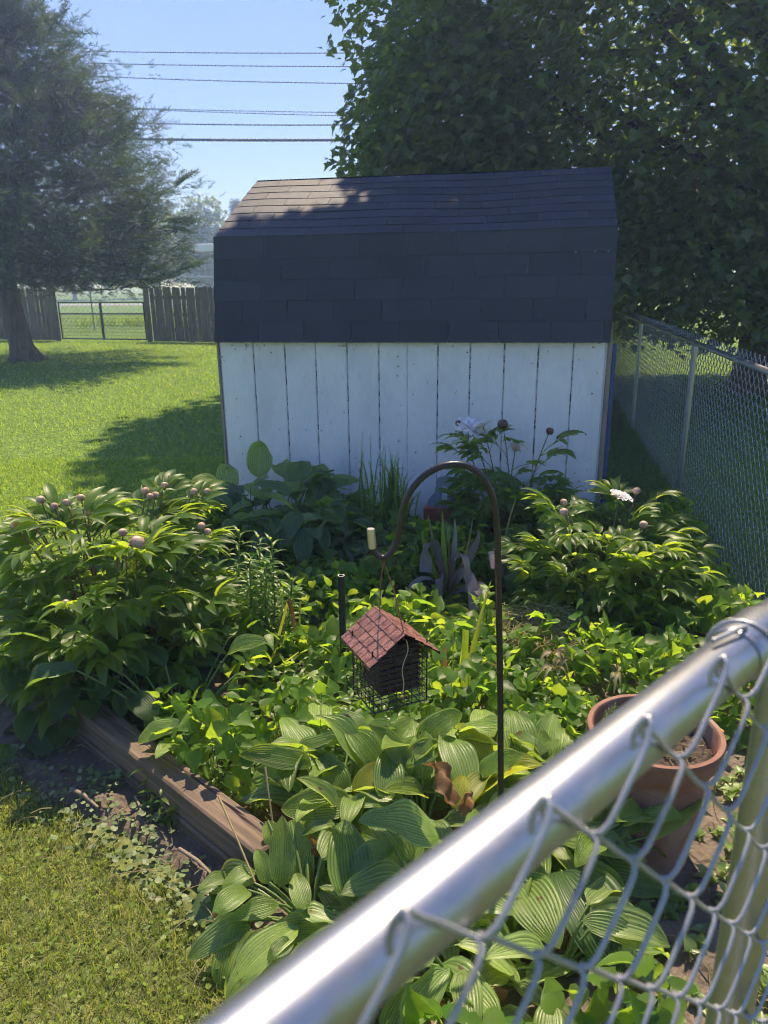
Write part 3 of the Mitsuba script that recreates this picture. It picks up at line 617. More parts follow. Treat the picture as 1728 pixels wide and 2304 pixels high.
BACK = [[-0.783, 4.48, 0.45, -0.79, 4.64, 0.598, 0.146, 0, "hosta"],
 [-0.966, 4.484, 0.35, -1.011, 4.611, 0.485, 0.127, 0, "hosta"],
 [-0.598, 4.626, 0.4, -0.695, 4.769, 0.454, 0.12, 0, "hosta"],
 [-0.526, 4.326, 0.38, -0.525, 4.541, 0.487, 0.161, 0, "hosta"],
 [-0.38, 4.39, 0.38, -0.431, 4.576, 0.478, 0.144, 0, "hosta"],
 [-0.363, 4.425, 0.4, -0.199, 4.439, 0.424, 0.106, 0, "hosta"],
 [-0.394, 4.322, 0.36, -0.252, 4.349, 0.429, 0.104, 0, "hosta"],
 [-0.509, 4.002, 0.38, -0.653, 3.945, 0.48, 0.123, 0, "hosta"],
 [-0.568, 3.98, 0.36, -0.763, 3.941, 0.356, 0.079, 0, "hosta"],
 [-0.549, 3.956, 0.34, -0.413, 3.909, 0.353, 0.096, 0, "hosta"],
 [-0.584, 3.957, 0.34, -0.535, 3.814, 0.26, 0.113, 0, "hosta"],
 [-0.414, 4.101, 0.33, -0.272, 3.996, 0.324, 0.117, 0, "hosta"],
 [-0.684, 4.027, 0.3, -0.818, 3.944, 0.328, 0.107, 0, "hosta"],
 [-0.781, 4.203, 0.36, -0.88, 4.132, 0.335, 0.083, 0, "hosta"],
 [-0.675, 4.064, 0.25, -0.751, 3.898, 0.297, 0.126, 0, "hosta"],
 [-0.424, 4.224, 0.35, -0.39, 4.397, 0.388, 0.12, 0, "hosta"],
 [-0.694, 4.129, 0.4, -0.688, 4.228, 0.443, 0.072, 0, "hosta"],
 [-1.001, 4.448, 0.3, -1.03, 4.301, 0.392, 0.117, 0, "hosta"],
 [-1.114, 4.555, 0.28, -1.003, 4.396, 0.265, 0.13, 0, "hosta"],
 [-0.869, 4.409, 0.42, -0.777, 4.357, 0.374, 0.077, 0, "hosta"],
 [-0.471, 4.356, 0.42, -0.57, 4.235, 0.416, 0.104, 0, "hosta"],
 [-0.464, 4.257, 0.36, -0.344, 4.141, 0.345, 0.112, 0, "hosta"],
 [-0.37, 4.225, 0.32, -0.281, 4.32, 0.369, 0.093, 0, "hosta"],
 [-1.155, 4.989, 0.3, -1.266, 4.873, 0.321, 0.108, 0, "hosta"],
 [-0.808, 4.333, 0.43, -0.71, 4.271, 0.484, 0.085, 0, "hosta"],
 [-0.347, 4.139, 0.26, -0.248, 4.063, 0.368, 0.11, 0, "hosta"],
 [-0.789, 4.247, 0.2, -0.729, 4.093, 0.164, 0.113, 0, "hosta"],
 [-0.91, 4.342, 0.2, -0.965, 4.181, 0.175, 0.115, 0, "hosta"]]
BUDS_L = [[-1.328, 2.75, 0.815, 0.0152],
 [-1.255, 2.7, 0.804, 0.0132],
 [-1.23, 2.75, 0.803, 0.0152],
 [-1.213, 2.85, 0.793, 0.0158],
 [-1.364, 2.6, 0.759, 0.0145],
 [-1.337, 2.65, 0.779, 0.0148],
 [-1.371, 2.75, 0.758, 0.0135],
 [-1.173, 2.8, 0.744, 0.0128],
 [-1.004, 3.0, 0.777, 0.0156],
 [-0.969, 2.95, 0.768, 0.0134],
 [-0.963, 3.0, 0.759, 0.0137],
 [-0.935, 3.05, 0.788, 0.0158],
 [-0.813, 3.05, 0.758, 0.0149],
 [-0.756, 3.05, 0.759, 0.0149],
 [-0.741, 2.85, 0.669, 0.0169],
 [-0.692, 2.75, 0.678, 0.0136],
 [-0.988, 2.65, 0.711, 0.0149],
 [-0.959, 2.5, 0.699, 0.015],
 [-0.923, 2.5, 0.71, 0.0108],
 [-0.886, 2.5, 0.723, 0.024],
 [-1.102, 2.35, 0.557, 0.0128]]
BUDS_R = [[0.838, 3.3, 0.619, 0.0172],
 [0.816, 3.2, 0.602, 0.0189],
 [1.164, 3.5, 0.58, 0.0388],
 [1.261, 3.55, 0.6, 0.0185],
 [1.22, 3.3, 0.505, 0.0174]]
BUDS_B = [[0.432, 4.2, 0.831, 0.0186],
 [0.501, 4.2, 0.798, 0.0612],
 [0.566, 4.15, 0.823, 0.0394],
 [0.687, 4.2, 0.823, 0.0292],
 [0.749, 4.1, 0.709, 0.0262],
 [0.96, 4.2, 0.78, 0.024]]
HOOK = [[0.313, 1.72, 0.288],
 [0.295, 1.72, 0.697],
 [0.28, 1.72, 0.977],
 [0.273, 1.72, 1.061],
 [0.255, 1.72, 1.125],
 [0.223, 1.72, 1.168],
 [0.173, 1.72, 1.186],
 [0.123, 1.72, 1.175],
 [0.083, 1.72, 1.145],
 [0.054, 1.72, 1.099],
 [0.042, 1.72, 1.052],
 [0.032, 1.72, 0.998],
 [0.018, 1.72, 0.965],
 [-0.003, 1.72, 0.949],
 [-0.021, 1.72, 0.959],
 [-0.03, 1.72, 0.979],
 [-0.033, 1.72, 1.02]]

rg = np.random.default_rng(21)
h_front = hosta('large bright ribbed hosta in front under the bird feeder', FRONT, [(-.16, 1.85), (.10, 1.78), (.32, 1.80), (-.20, 1.50), (.10, 1.50), (.45, 1.65), (.40, 1.35), (.16, 1.30), (.0, 1.36)], 150, rg, spread=.17, zr=(.06, .20), size=(.15, .21), wk=1.06, mound=62, mound_at=[(-.20, 1.98), (-.08, 1.84), (.06, 1.98), (.26, 1.92), (.42, 1.92), (.34, 1.74), (-.22, 1.70), (.56, 1.62)])
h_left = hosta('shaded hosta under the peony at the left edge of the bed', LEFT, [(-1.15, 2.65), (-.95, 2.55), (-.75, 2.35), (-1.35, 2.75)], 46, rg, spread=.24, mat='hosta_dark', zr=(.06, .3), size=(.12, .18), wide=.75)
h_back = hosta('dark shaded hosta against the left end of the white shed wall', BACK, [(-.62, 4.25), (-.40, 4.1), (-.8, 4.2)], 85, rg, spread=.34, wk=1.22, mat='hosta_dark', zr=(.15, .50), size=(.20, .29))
# low lance leaved hosta right of it
rg = np.random.default_rng(5)
low_hosta = thing('shade_plant', 'low narrow leaved dark plant between the back hosta and the grass tuft by the shed', 'plant')
lv, lf, luv = blade_leaf(1, .34, 5, 9, P_LANCE, cup=.3, arch=1.5)
base_ply = mikit.ply((lv, lf), 'mat_hosta_dark', smooth=True, uv=luv)
for i in range(90):
    a = rg.uniform(0, 2 * math.pi); c = V3(-.15 + rg.normal() * .13, 4.02 + rg.normal() * .12, .10 + .16 * rg.random())
    put('leaf', {**base_ply, 'to_world': to_world(rots(a, rg.uniform(.1, .9), rg.uniform(-.4, .4)), c, rg.uniform(.14, .22))}, low_hosta)
# brown shrivelled leaves on the front hosta
def crumple(L, Wd, seed):
    v, f, uv = blade_leaf(L, Wd, 17, 15, P_HOSTA, cup=.9, arch=1.6, wave=.02, seed=seed)
    n = meshkit.fbm(v * 45 + seed, 3)[:, None] - .5; n2 = meshkit.fbm(v * 45 + seed + 50, 3)[:, None] - .5
    return v + np.concatenate([n * .5, n2 * .5, n], 1) * L * .38, f, uv
for B, T, L, w_, lab in ((V3(.165, 1.66, .26), V3(.135, 1.74, .37), .15, .06, 'crinkled brown dead leaf'), (V3(.20, 1.645, .25), V3(.225, 1.66, .31), .07, .05, 'small dry brown leaf tip'), (V3(-.30, 1.78, .10), V3(-.335, 1.83, .17), .08, .06, 'orange brown withered leaf'),
                          (V3(.235, 1.22, .02), V3(.20, 1.24, .20), .17, .05, 'hanging dry brown leaf'), (V3(.44, 1.42, .03), V3(.43, 1.40, .16), .14, .045, 'yellow brown drooping leaf'), (V3(-.335, 1.42, .05), V3(-.30, 1.46, .07), .07, .05, 'dry leaf scrap'), (V3(-.19, 1.62, .14), V3(-.2, 1.64, .22), .07, .03, 'dry leaf sliver')):
    v, f, uv = crumple(L, w_, int(L * 997)); R = frame(B, T, .6)
    add('dead_leaf', (v @ R.T + B, f), 'mat_dead_leaf', h_front, smooth=True, uv=uv, label=lab)
sk = MB()
for pts in ([(-.34, 1.53, .14), (-.40, 1.62, .20), (-.47, 1.74, .235)], [(-.31, 1.68, .15), (-.33, 1.74, .24), (-.345, 1.79, .295)], [(-.22, 1.28, .02), (-.30, 1.25, .05), (-.36, 1.16, .03)]):
    add('dry_stalk', tube(pts, [.003, .0025, .0038], 6), 'mat_straw', h_front, smooth=True, label='dry cut flower stalk')

# ---------------------------------------------------------------- peonies
ll, lff, luv_ = blade_leaf(1, .31, 5, 7, P_LANCE, cup=.35, arch=1.1)
def peony_leaf(seed):
    r = np.random.default_rng(seed); mb = MB(); stem = []
    def leaflet(base, az, L, pitch):
        R = rots(az, pitch, r.uniform(-.35, .35)); mb.add((ll @ R.T) * L + base, lff, luv_ + [2 * r.integers(1, 3000), 0])
    # petiole then three groups of three
    top = V3(0, .42, .10); stem.append([V3(0, 0, 0), V3(0, .22, .08), top])
    for az0, ln in ((0, .24), (.62, .17), (-.62, .17)):
        e = top + V3(-math.sin(az0), math.cos(az0), .10) * ln; stem.append([top, e])
        for da, L in ((0, .56), (.42, .46), (-.42, .46)):
            leaflet(e, az0 + da + r.uniform(-.12, .12), L * r.uniform(.85, 1.1), r.uniform(-.15, .35))
    for s in stem: mb.add(*tube(s, .009, 4, cap=False), np.tile([[.6, .5]], (len(s) * 4, 1)))
    return mikit.ply(mb.mesh(), 'mat_peony', smooth=True, uv=mb.uvs())
PEONY_LEAVES = [peony_leaf(i) for i in range(8)]
def bud_mesh(r, seed):
    """a round closed bud: overlapping outer petals over a ball, small green sepals below"""
    g = np.random.default_rng(seed); mb = MB()
    s = trimesh.creation.icosphere(2, 1.0); v = np.array(s.vertices); v = v * (1 + .05 * np.sin(np.arctan2(v[:, 1], v[:, 0]) * 5 + seed)[:, None] * (1 - v[:, 2:] ** 2)) * [1, 1, .94]
    mb.add(v * r, s.faces, np.tile([[.9, .5]], (len(v), 1)))
    for k in range(6):
        a0 = k * 2.4 + g.uniform(0, .4); n = 7; th = np.linspace(-.75, .75, n); ph = np.linspace(-1.35, .95, 7)
        TH, PH = np.meshgrid(th, ph); ww = np.cos((PH - .0) * .55)
        A = a0 + TH * ww; rad = r * (1.045 + .02 * (k % 3)) ; zc_ = np.sin(PH); rc = np.cos(PH)
        vv = np.stack([rad * rc * np.cos(A), rad * rc * np.sin(A), rad * .95 * zc_], -1).reshape(-1, 3)
        mb.add(vv, grid_faces(n, 7), np.tile([[.5 + .4 * (k % 2) + 2 * k, .5]], (49, 1)))
    return mb
def flower_mesh(r, seed, n=34):
    g = np.random.default_rng(seed); mb = MB()
    for k in range(n):
        q = k / n; a = k * 2.39996; el = .15 + 1.25 * (1 - q) ; R_ = r * (.55 + .5 * q)
        nu, nv = 6, 6; u, t = np.meshgrid(np.linspace(-1, 1, nu), np.linspace(0, 1, nv))
        w_ = R_ * .55 * np.sin(np.clip(t * 2.4 + .25, 0, 2.6))
        x = u * w_; y = R_ * t * math.cos(el) + R_ * .25 * t ** 2; z = R_ * t * math.sin(el) * (1.15 - .5 * t) + .12 * r * np.cos(u * 4 + k) * t + .3 * w_ * u ** 2
        vv = np.stack([x, y, z], -1).reshape(-1, 3) + g.normal(size=(36, 3)) * r * .02
        mb.add(vv @ rotz(a).T, grid_faces(nu, nv), np.tile([[.5 + g.random() + 2 * k, .5]], (36, 1)))
    return mb
BUD = [bud_mesh(1.0, i) for i in range(3)]
BUD_PLY = [mikit.ply(b.mesh(), 'mat_bud', smooth=True, uv=b.uvs()) for b in BUD]; BUD_DARK = mikit.ply(BUD[0].mesh(), 'mat_bud_dark', smooth=True, uv=BUD[0].uvs())
FLOWER = [mikit.ply((lambda m_: m_.mesh())(flower_mesh(1.0, i)), 'mat_petal', smooth=True, uv=flower_mesh(1.0, i).uvs()) for i in range(2)]
sv, sf, suv = blade_leaf(1, .3, 3, 5, P_LANCE, cup=.2, arch=.8); SEPAL = (sv, sf, suv)
def peony(label, center, rad, height, buds, n_stems, seed, leaf=(.26, .34), flowers=(), dark=(), per=(5, 7), low=.25, fill=0, squash=1.0):
    g = np.random.default_rng(seed); key = thing('peony_bush', label, 'peony', 'peony bushes in the flower bed'); c = V3(*center, 0)
    tips = [(V3(*b[:3]), b[3], i) for i, b in enumerate(buds)]
    for k in range(n_stems):
        a = k * 2.39996 + g.uniform(-.3, .3); rr = math.sqrt((k + .5) / n_stems)
        tips.append((c + V3(math.cos(a) * rad * rr, math.sin(a) * rad * rr * squash, height * (1.02 - .42 * rr ** 2.2) * g.uniform(.88, 1.0)), 0, -1))
    sep = MB()
    for tip, br, bi in tips:
        b0 = c + (tip - c) * V3(.22, .22, 0) + V3(g.normal() * .03, g.normal() * .03, .0)
        ts = np.linspace(0, 1, 9); mid = b0 * .45 + tip * .55; mid[2] = tip[2] * .62; mid[:2] = b0[:2] * .62 + tip[:2] * .38
        pts = b0 * ((1 - ts) ** 2)[:, None] + 2 * mid * (ts * (1 - ts))[:, None] + tip * (ts ** 2)[:, None]
        add('stem', tube(pts, np.linspace(.0052, .0026, 9), 6), 'mat_stem', key, smooth=True)
        if bi >= 0:
            if bi in flowers:
                put('flower', {**FLOWER[bi % 2], 'to_world': to_world(rots(g.uniform(0, 6), .35, 0), tip, br * 1.35)}, key, label='open white flower' if len(flowers) == 1 or bi == flowers[0] else 'smaller half open white flower')
            else:
                put('bud', {**(BUD_DARK if bi in dark else BUD_PLY[bi % 3]), 'to_world': to_world(rots(g.uniform(0, 6), g.uniform(-.4, .4), 0), tip, br * g.uniform(.88, 1.08))}, key)
                for a in g.uniform(0, 6.28, 3):
                    R = rots(a, g.uniform(-.2, .5), 0); sep.add((sv @ R.T) * g.uniform(.03, .055) + tip - Z * br * .8, sf, suv + [2 * g.integers(1, 999), 0])
        nl = int(g.integers(*per)); a = g.uniform(0, 6.28)
        out = math.atan2(tip[1] - c[1], tip[0] - c[0]) - math.pi / 2
        for j in range(nl):
            q = low + (.97 - low) * (j + .5) / nl if nl > 1 else .8
            if bi >= 0: q = min(q, .76)
            p = np.array([np.interp(q, ts, pts[:, i_]) for i_ in range(3)])
            a += 2.4 + g.uniform(-.4, .4); az = a if g.random() < .45 else out + g.uniform(-1.1, 1.1)
            s = g.uniform(*leaf) * (1.1 - .35 * q)
            put('leaf', {**PEONY_LEAVES[int(g.integers(8))], 'to_world': to_world(rots(az, g.uniform(.0, .75) if q > .6 else g.uniform(-.25, .3), g.uniform(-.3, .3)), p, s)}, key)
    if sep.n: add('sepals', sep.mesh(), 'mat_peony', key, smooth=True, uv=sep.uvs(), kind='stuff')
    return key
peony('big left peony bush covered with round pinkish buds beside the lawn', (-1.10, 2.70), .45, .51, BUDS_L, 18, 3, low=.42, leaf=(.25, .33), per=(4, 6))
peony('sunlit right peony bush with few buds and one white flower near the chain link fence', (1.10, 3.42), .42, .45, BUDS_R, 26, 4, leaf=(.25, .33), flowers=(2,), per=(4, 6))
peony('dark shaded peony bush with white blooms against the right half of the shed wall', (.78, 4.22), .34, .48, BUDS_B, 22, 5, leaf=(.22, .30), flowers=(1, 2), dark=(0, 3, 5), per=(4, 7))
# ---------------------------------------------------------------- lily, iris, cut leaves, grasses
g = np.random.default_rng(12)
lily = thing('lily', 'bright green lily stems with whorls of narrow leaves right of the big peony', 'lily')
nv_, nf_, nuv_ = blade_leaf(1, .16, 3, 6, P_LANCE, cup=.3, arch=1.0); NARROW = mikit.ply((nv_, nf_), 'mat_lily', smooth=True, uv=nuv_)
for k in range(9):
    b = V3(-.60 + .17 * g.random() - .015 * k, 2.80 + .25 * g.random(), .02); tip = b + V3(.02 + .05 * g.random(), -.05 * g.random(), .36 + .22 * g.random())
    add('stem', tube([b, (b + tip) / 2 + V3(.012, 0, 0), tip], .004, 6), 'mat_stalk', lily, smooth=True)
    mb = MB()
    for j in range(52):
        q = .12 + .88 * j / 52; p = b + (tip - b) * q; R = rots(j * 2.4 + g.uniform(-.2, .2), .15 + .9 * max(0, q - .75) * 3, g.uniform(-.2, .2))
        mb.add((nv_ @ R.T) * (.125 * (1.15 - .6 * q)) + p, nf_, nuv_ + [2 * g.integers(1, 3000), 0])
    add('leaf_whorl', mb.mesh(), 'mat_lily', lily, smooth=True, uv=mb.uvs())
def strap(name, pts, widths, mat, parent, seed=0, fold=.25, label=None):
    """a sword shaped leaf along a path, slightly V shaped"""
    p = np.asarray(pts, float); n = 14; t = np.linspace(0, 1, n); tt = np.linspace(0, 1, len(p))
    from scipy.interpolate import CubicSpline
    c = CubicSpline(tt, p)(t) if len(p) > 2 else p[0] + (p[1] - p[0]) * t[:, None]
    w_ = np.interp(t, np.linspace(0, 1, len(widths)), widths) / 2
    d = np.gradient(c, axis=0); d /= np.linalg.norm(d, axis=1, keepdims=True)
    side = np.cross(d, V3(math.sin(seed * 1.7) * .6, math.cos(seed * 1.7) * .9 - .3, .55)); side /= np.linalg.norm(side, axis=1, keepdims=True); nn = np.cross(side, d)
    us = np.array([-1, -.5, 0, .5, 1]); v = np.stack([c + side * (u * w_)[:, None] + nn * (abs(u) * fold * w_)[:, None] for u in us], 1).reshape(-1, 3)
    uv = np.stack([np.tile(.5 + (us + 1) / 2, n) + 2 * (seed + 3), np.repeat(t, 5)], 1)
    return add(name, (v, grid_faces(5, n)), mat, parent, smooth=True, uv=uv, label=label)
iris = thing('iris', 'withering iris with drooping purplish leaves in the shaded middle of the bed', 'iris')
I0 = V3(.32, 3.50, .06)
for k, (pts, w_, m_) in enumerate([
    ([(0, 0, 0), (-.06, -.02, .26), (-.10, -.08, .31), (-.12, -.16, .20)], (.03, .05, .07, .06), 'mat_iris_faded'), ([(0, 0, 0), (.03, -.02, .22), (.07, -.10, .25), (.08, -.17, .10)], (.03, .04, .05, .04), 'mat_iris_faded'),
    ([(0, 0, 0), (.06, -.04, .14), (.10, -.14, .15), (.11, -.22, .02)], (.03, .05, .055, .05), 'mat_iris_faded'), ([(0, 0, 0), (.09, -.10, .09), (.15, -.20, .12), (.17, -.27, .03)], (.03, .06, .065, .06), 'mat_iris_faded'),
    ([(0, 0, 0), (-.07, 0, .28), (-.10, 0, .44)], (.025, .022, .004), 'mat_straw'), ([(0, 0, 0), (.03, 0, .25), (.03, 0, .42)], (.03, .035, .004), 'mat_iris_faded'), ([(0, 0, 0), (-.02, 0, .25), (-.03, 0, .46)], (.03, .03, .004), 'mat_lily'),
    ([(0, 0, 0), (.08, -.02, .2), (.12, 0, .42)], (.03, .025, .003), 'mat_straw'), ([(0, 0, 0), (-.10, -.05, .12), (-.20, -.12, .10)], (.03, .04, .02), 'mat_iris_faded'), ([(0, 0, 0), (.12, 0, .24), (.15, -.02, .36)], (.03, .04, .01), 'mat_iris_faded'),
    ([(0, 0, 0), (-.04, -.08, .14), (-.05, -.16, .05)], (.03, .05, .04), 'mat_iris_faded'), ([(0, 0, 0), (-.10, -.02, .22), (-.13, -.05, .38)], (.025, .03, .006), 'mat_lily')]):
    strap('leaf', [I0 + V3(*q) for q in pts], w_, m_, iris, seed=k)
add('seed_pod', tube([I0 + V3(.0, -.02, .30), I0 + V3(.0, -.02, .33), I0 + V3(.0, -.02, .37), I0 + V3(0, -.02, .39)], [.005, .011, .010, .003], 8), 'mat_stalk', iris, smooth=True)
add('stem', tube([I0, I0 + V3(.01, -.02, .15), I0 + V3(.0, -.02, .31)], .006, 6), 'mat_bud_dark', iris, smooth=True, label='reddish flower stem')
iris2 = thing('iris', 'bent broad iris leaf with a reddish underside left of the sunlit peony', 'iris')
I1 = V3(.67, 3.60, .05)
for k, (pts, w_, m_) in enumerate([([(0, 0, 0), (.0, -.04, .24), (.05, -.12, .27), (.12, -.2, .12)], (.06, .09, .10, .02), 'mat_hosta_dark'), ([(0, 0, 0), (-.06, -.02, .2), (-.1, -.1, .26), (-.13, -.2, .2)], (.06, .10, .1, .03), 'mat_iris_faded'),
    ([(0.03, 0, 0), (.1, -.05, .14), (.16, -.1, .26)], (.03, .03, .004), 'mat_lily'), ([(0.05, 0, 0), (.14, 0, .25), (.27, .05, .48)], (.012, .012, .004), 'mat_straw'), ([(-.04, 0, 0), (-.05, 0, .25), (0, 0, .5)], (.008, .01, .003), 'mat_straw'), ([(0, 0, 0), (-.03, -.14, .16), (-.02, -.2, .03)], (.05, .10, .08), 'mat_hosta_dark')]):
    strap('leaf', [I1 + V3(*q) for q in pts], w_, m_, iris2, seed=k + 20)
cut = thing('daylily', 'cut back clump of upright strap leaves right of the bird feeder', 'daylily')
C0 = V3(.27, 2.48, .03)
for k, (pts, w_, m_) in enumerate([
    ([(-.02, 0, 0), (-.015, 0, .20), (-.02, 0, .36)], (.03, .028, .026), 'mat_lily'), ([(.01, -.01, 0), (.02, -.01, .18), (.025, -.01, .35)], (.03, .03, .027), 'mat_lily'), ([(-.05, 0, 0), (-.05, 0, .15), (-.055, 0, .27)], (.025, .025, .024), 'mat_dead_leaf'),
    ([(.03, 0, 0), (.06, .02, .25), (.12, .04, .52)], (.022, .024, .004), 'mat_lily'), ([(.04, 0, 0), (.10, -.02, .22), (.20, -.06, .10)], (.02, .02, .004), 'mat_straw'), ([(-.04, -.02, 0), (-.09, -.05, .12), (-.13, -.08, .20)], (.028, .03, .006), 'mat_lily'),
    ([(0, -.05, 0), (-.01, -.06, .12), (-.005, -.06, .22)], (.03, .032, .03), 'mat_lily'), ([(.02, -.04, 0), (.05, -.05, .12), (.07, -.05, .24)], (.024, .02, .003), 'mat_lily'), ([(.05, -.02, 0), (.09, -.03, .1), (.12, -.03, .22)], (.026, .022, .004), 'mat_lily'),
    ([(-.02, -.06, 0), (-.05, -.10, .08), (-.10, -.14, .12)], (.025, .02, .004), 'mat_lily'), ([(.0, -.03, 0), (.0, -.04, .1), (.01, -.03, .28)], (.02, .018, .003), 'mat_lily'), ([(.06, -.05, 0), (.13, -.1, .05), (.18, -.15, .01)], (.02, .02, .004), 'mat_straw'),
    ([(-.06, -.03, 0), (-.12, -.05, .04), (-.18, -.08, .02)], (.02, .02, .004), 'mat_dead_leaf'), ([(.01, 0, 0), (-.06, .04, .2), (-.11, .06, .30)], (.02, .02, .003), 'mat_lily')]):
    strap('leaf', [C0 + V3(*q) for q in pts], w_, m_, cut, seed=k + 40)
yel = thing('daylily', 'few yellowing strap leaves right of the lily stems', 'daylily')
Y0 = V3(-.50, 2.72, .03)
for k, (pts, w_, m_) in enumerate([([(0, 0, 0), (.05, 0, .16), (.11, .02, .36)], (.02, .022, .018), 'mat_hosta_yellow'), ([(.11, .02, .36), (.13, 0, .30), (.135, -.01, .23)], (.018, .014, .004), 'mat_dead_leaf'), ([(0, 0, 0), (-.02, 0, .2), (-.05, 0, .33)], (.015, .014, .006), 'mat_hosta_dark'),
    ([(0, 0, 0), (.07, -.02, .08), (.15, -.03, .15)], (.014, .012, .004), 'mat_hosta_yellow'), ([(-.06, 0, 0), (-.07, 0, .18), (-.16, -.02, .21)], (.014, .014, .004), 'mat_straw'), ([(-.04, .02, 0), (.0, .02, .2), (.08, .0, .16)], (.014, .014, .004), 'mat_straw'), ([(.02, .1, 0), (.06, .12, .2), (.08, .12, .36)], (.014, .014, .01), 'mat_hosta_dark'), ([(.12, .16, 0), (.13, .16, .15), (.14, .16, .29)], (.016, .016, .008), 'mat_hosta_dark')]):
    strap('leaf', [Y0 + V3(*q) for q in pts], w_, m_, yel, seed=k + 60)
def tuft(label, c, n, H, lean, seed, w_=.006):
    g = np.random.default_rng(seed); key = thing('ornamental_grass', label, 'grass tuft')
    for k in range(n):
        a = g.uniform(0, 6.28); o = lean * g.uniform(.1, 1); h = H * g.uniform(.55, 1.05); b = V3(c[0] + g.normal() * .035, c[1] + g.normal() * .03, .02)
        strap('blade', [b, b + V3(math.cos(a) * o * .3, math.sin(a) * o * .3, h * .6), b + V3(math.cos(a) * o, math.sin(a) * o, h * (1.0 - .3 * o / max(lean, .01)))], (w_, w_ * 1.1, .001), 'mat_hosta_dark' if k % 3 else 'mat_lily', key, seed=k)
tuft('sparse tall grass blades in front of the shed wall right of the back hosta', (-.10, 4.25), 16, .90, .10, 31, .008)
tuft('dense fountain of grass blades in front of the shed wall behind the hook', (.06, 4.12), 100, .76, .20, 32, .009)
# ---------------------------------------------------------------- ground cover
g = np.random.default_rng(40)
def heart():
    """a heart shaped violet leaf, folded along its midrib, base at the origin"""
    o = [(0, .08), (.20, -.08), (.41, .04), (.46, .28), (.32, .54), (.13, .80), (0, 1.10)]
    mid = [(0, .06), (0, .34), (0, .62), (0, .84), (0, 1.10)]
    v = []; uv = []
    def p(x, y):
        z = .48 * abs(x) ** 1.2 - .20 * (y - .35) ** 2 + .05 * math.sin(y * 9 + x * 6); v.append([x, y, z]); uv.append([.5 + (x + .5), y])
    for x, y in mid: p(x, y)
    R = [len(v) + i for i in range(5)]
    for x, y in o[1:6]: p(x, y)
    Lft = [len(v) + i for i in range(5)]
    for x, y in o[1:6]: p(-x, y)
    f = [[0, R[0], R[1]], [0, R[1], 1], [1, R[1], R[2]], [1, R[2], R[3]], [1, R[3], 2], [2, R[3], R[4]], [2, R[4], 3], [3, R[4], 4]]
    f += [[a, c, b] for a, b, c in [[0, Lft[0], Lft[1]], [0, Lft[1], 1], [1, Lft[1], Lft[2]], [1, Lft[2], Lft[3]], [1, Lft[3], 2], [2, Lft[3], Lft[4]], [2, Lft[4], 3], [3, Lft[4], 4]]]
    return np.array(v), np.array(f), np.array(uv)
HV, HF, HUV = heart()
def in_bed(n, gen):
    p = np.stack([gen.uniform(-1.8, 2.0, n), gen.uniform(.6, 5.0, n)], 1)
    return p[contains_xy(BED, p[:, 0], p[:, 1])]
def cover(p, keep): return p[keep(p[:, 0], p[:, 1])]
fronthosta = Polygon([(-.35, 2.08), (.55, 2.08), (.62, 1.75), (.62, 1.25), (.2, 1.1), (-.42, 1.3), (-.5, 1.6)])
bare = Polygon([(.55, .72), (.62, 1.62), (1.05, 2.2), (1.5, 2.2), (1.3, 1.4), (1.15, 1.2)])
P = in_bed(23000, g)
dens = meshkit.noise(np.stack([P[:, 0] * 3, P[:, 1] * 3, P[:, 0] * 0], -1), 5)
keep = ~contains_xy(fronthosta.buffer(.02), P[:, 0], P[:, 1]) & ~contains_xy(bare, P[:, 0], P[:, 1]) & (dens > .16)
path = (np.abs(P[:, 0] - (-.12 + .25 * (P[:, 1] - 2.2))) < .10) & (P[:, 1] < 2.6); keep &= ~path | (g.random(len(P)) < .35)
clip_ = ((P[:, 0] - .74) / .27) ** 2 + ((P[:, 1] - 3.05) / .24) ** 2 < 1; keep &= ~clip_
keep &= P[:, 1] < 4.75
keep &= ~((np.abs(P[:, 0] - .37) < .14) & (P[:, 1] > 4.1))
keep &= ~((P[:, 0] < -.30) & (P[:, 1] < 1.66 - .93 * (P[:, 0] + .30)))
keep &= ~((P[:, 0] < -.80) & (P[:, 1] < 2.6))
P = P[keep]; n = len(P)
keep = None; hz = .02 + .23 * np.sqrt(g.random(n)) * (.28 + 1.2 * meshkit.noise(np.stack([P[:, 0] * 6, P[:, 1] * 6, P[:, 0] * 0 + 3], -1), 6))
hz = hz * np.where(((P[:, 0] - .38) / .30) ** 2 + ((P[:, 1] - 3.38) / .26) ** 2 < 1, .45, 1.0)
edge_d = (P[:, 1] - (1.66 - .93 * (P[:, 0] + .30))) / 1.366; hz = hz + np.where((edge_d > .05) & (edge_d < .17) & (P[:, 0] < -.3), .09, 0)
sc = g.uniform(.036, .076, n) * np.where(P[:, 1] < 2.7, 1.0, 1.1)
az = g.uniform(0, 2 * math.pi, n); pos = np.stack([P[:, 0], P[:, 1], hz], 1)
v, f, uv = scatter(HV, HF, HUV, pos, rots(az, g.normal(-.25, .65, n), g.normal(0, .55, n)), sc, g)
add('violet_ground_cover', (v, f), 'mat_violet', smooth=True, uv=uv, kind='stuff')
labels['violet_ground_cover'].update(label='bright green heart leaved violets carpeting the flower bed', category='ground cover')
# thin stems under them
mb = MB()
for i in g.choice(n, 2600, replace=False):
    b = pos[i]; R = .0014; a = g.uniform(0, 6.28); q = V3(b[0] + .03 * math.cos(a), b[1] + .03 * math.sin(a), .01); mb.add(*tube([q, (q + b) / 2 + V3(.004, .004, 0), b], R, 3, cap=False))
add('violet_stems', mb.mesh(), 'mat_stalk', kind='stuff'); labels['violet_stems'].update(label='thin pale stems under the violet leaves', category='ground cover')
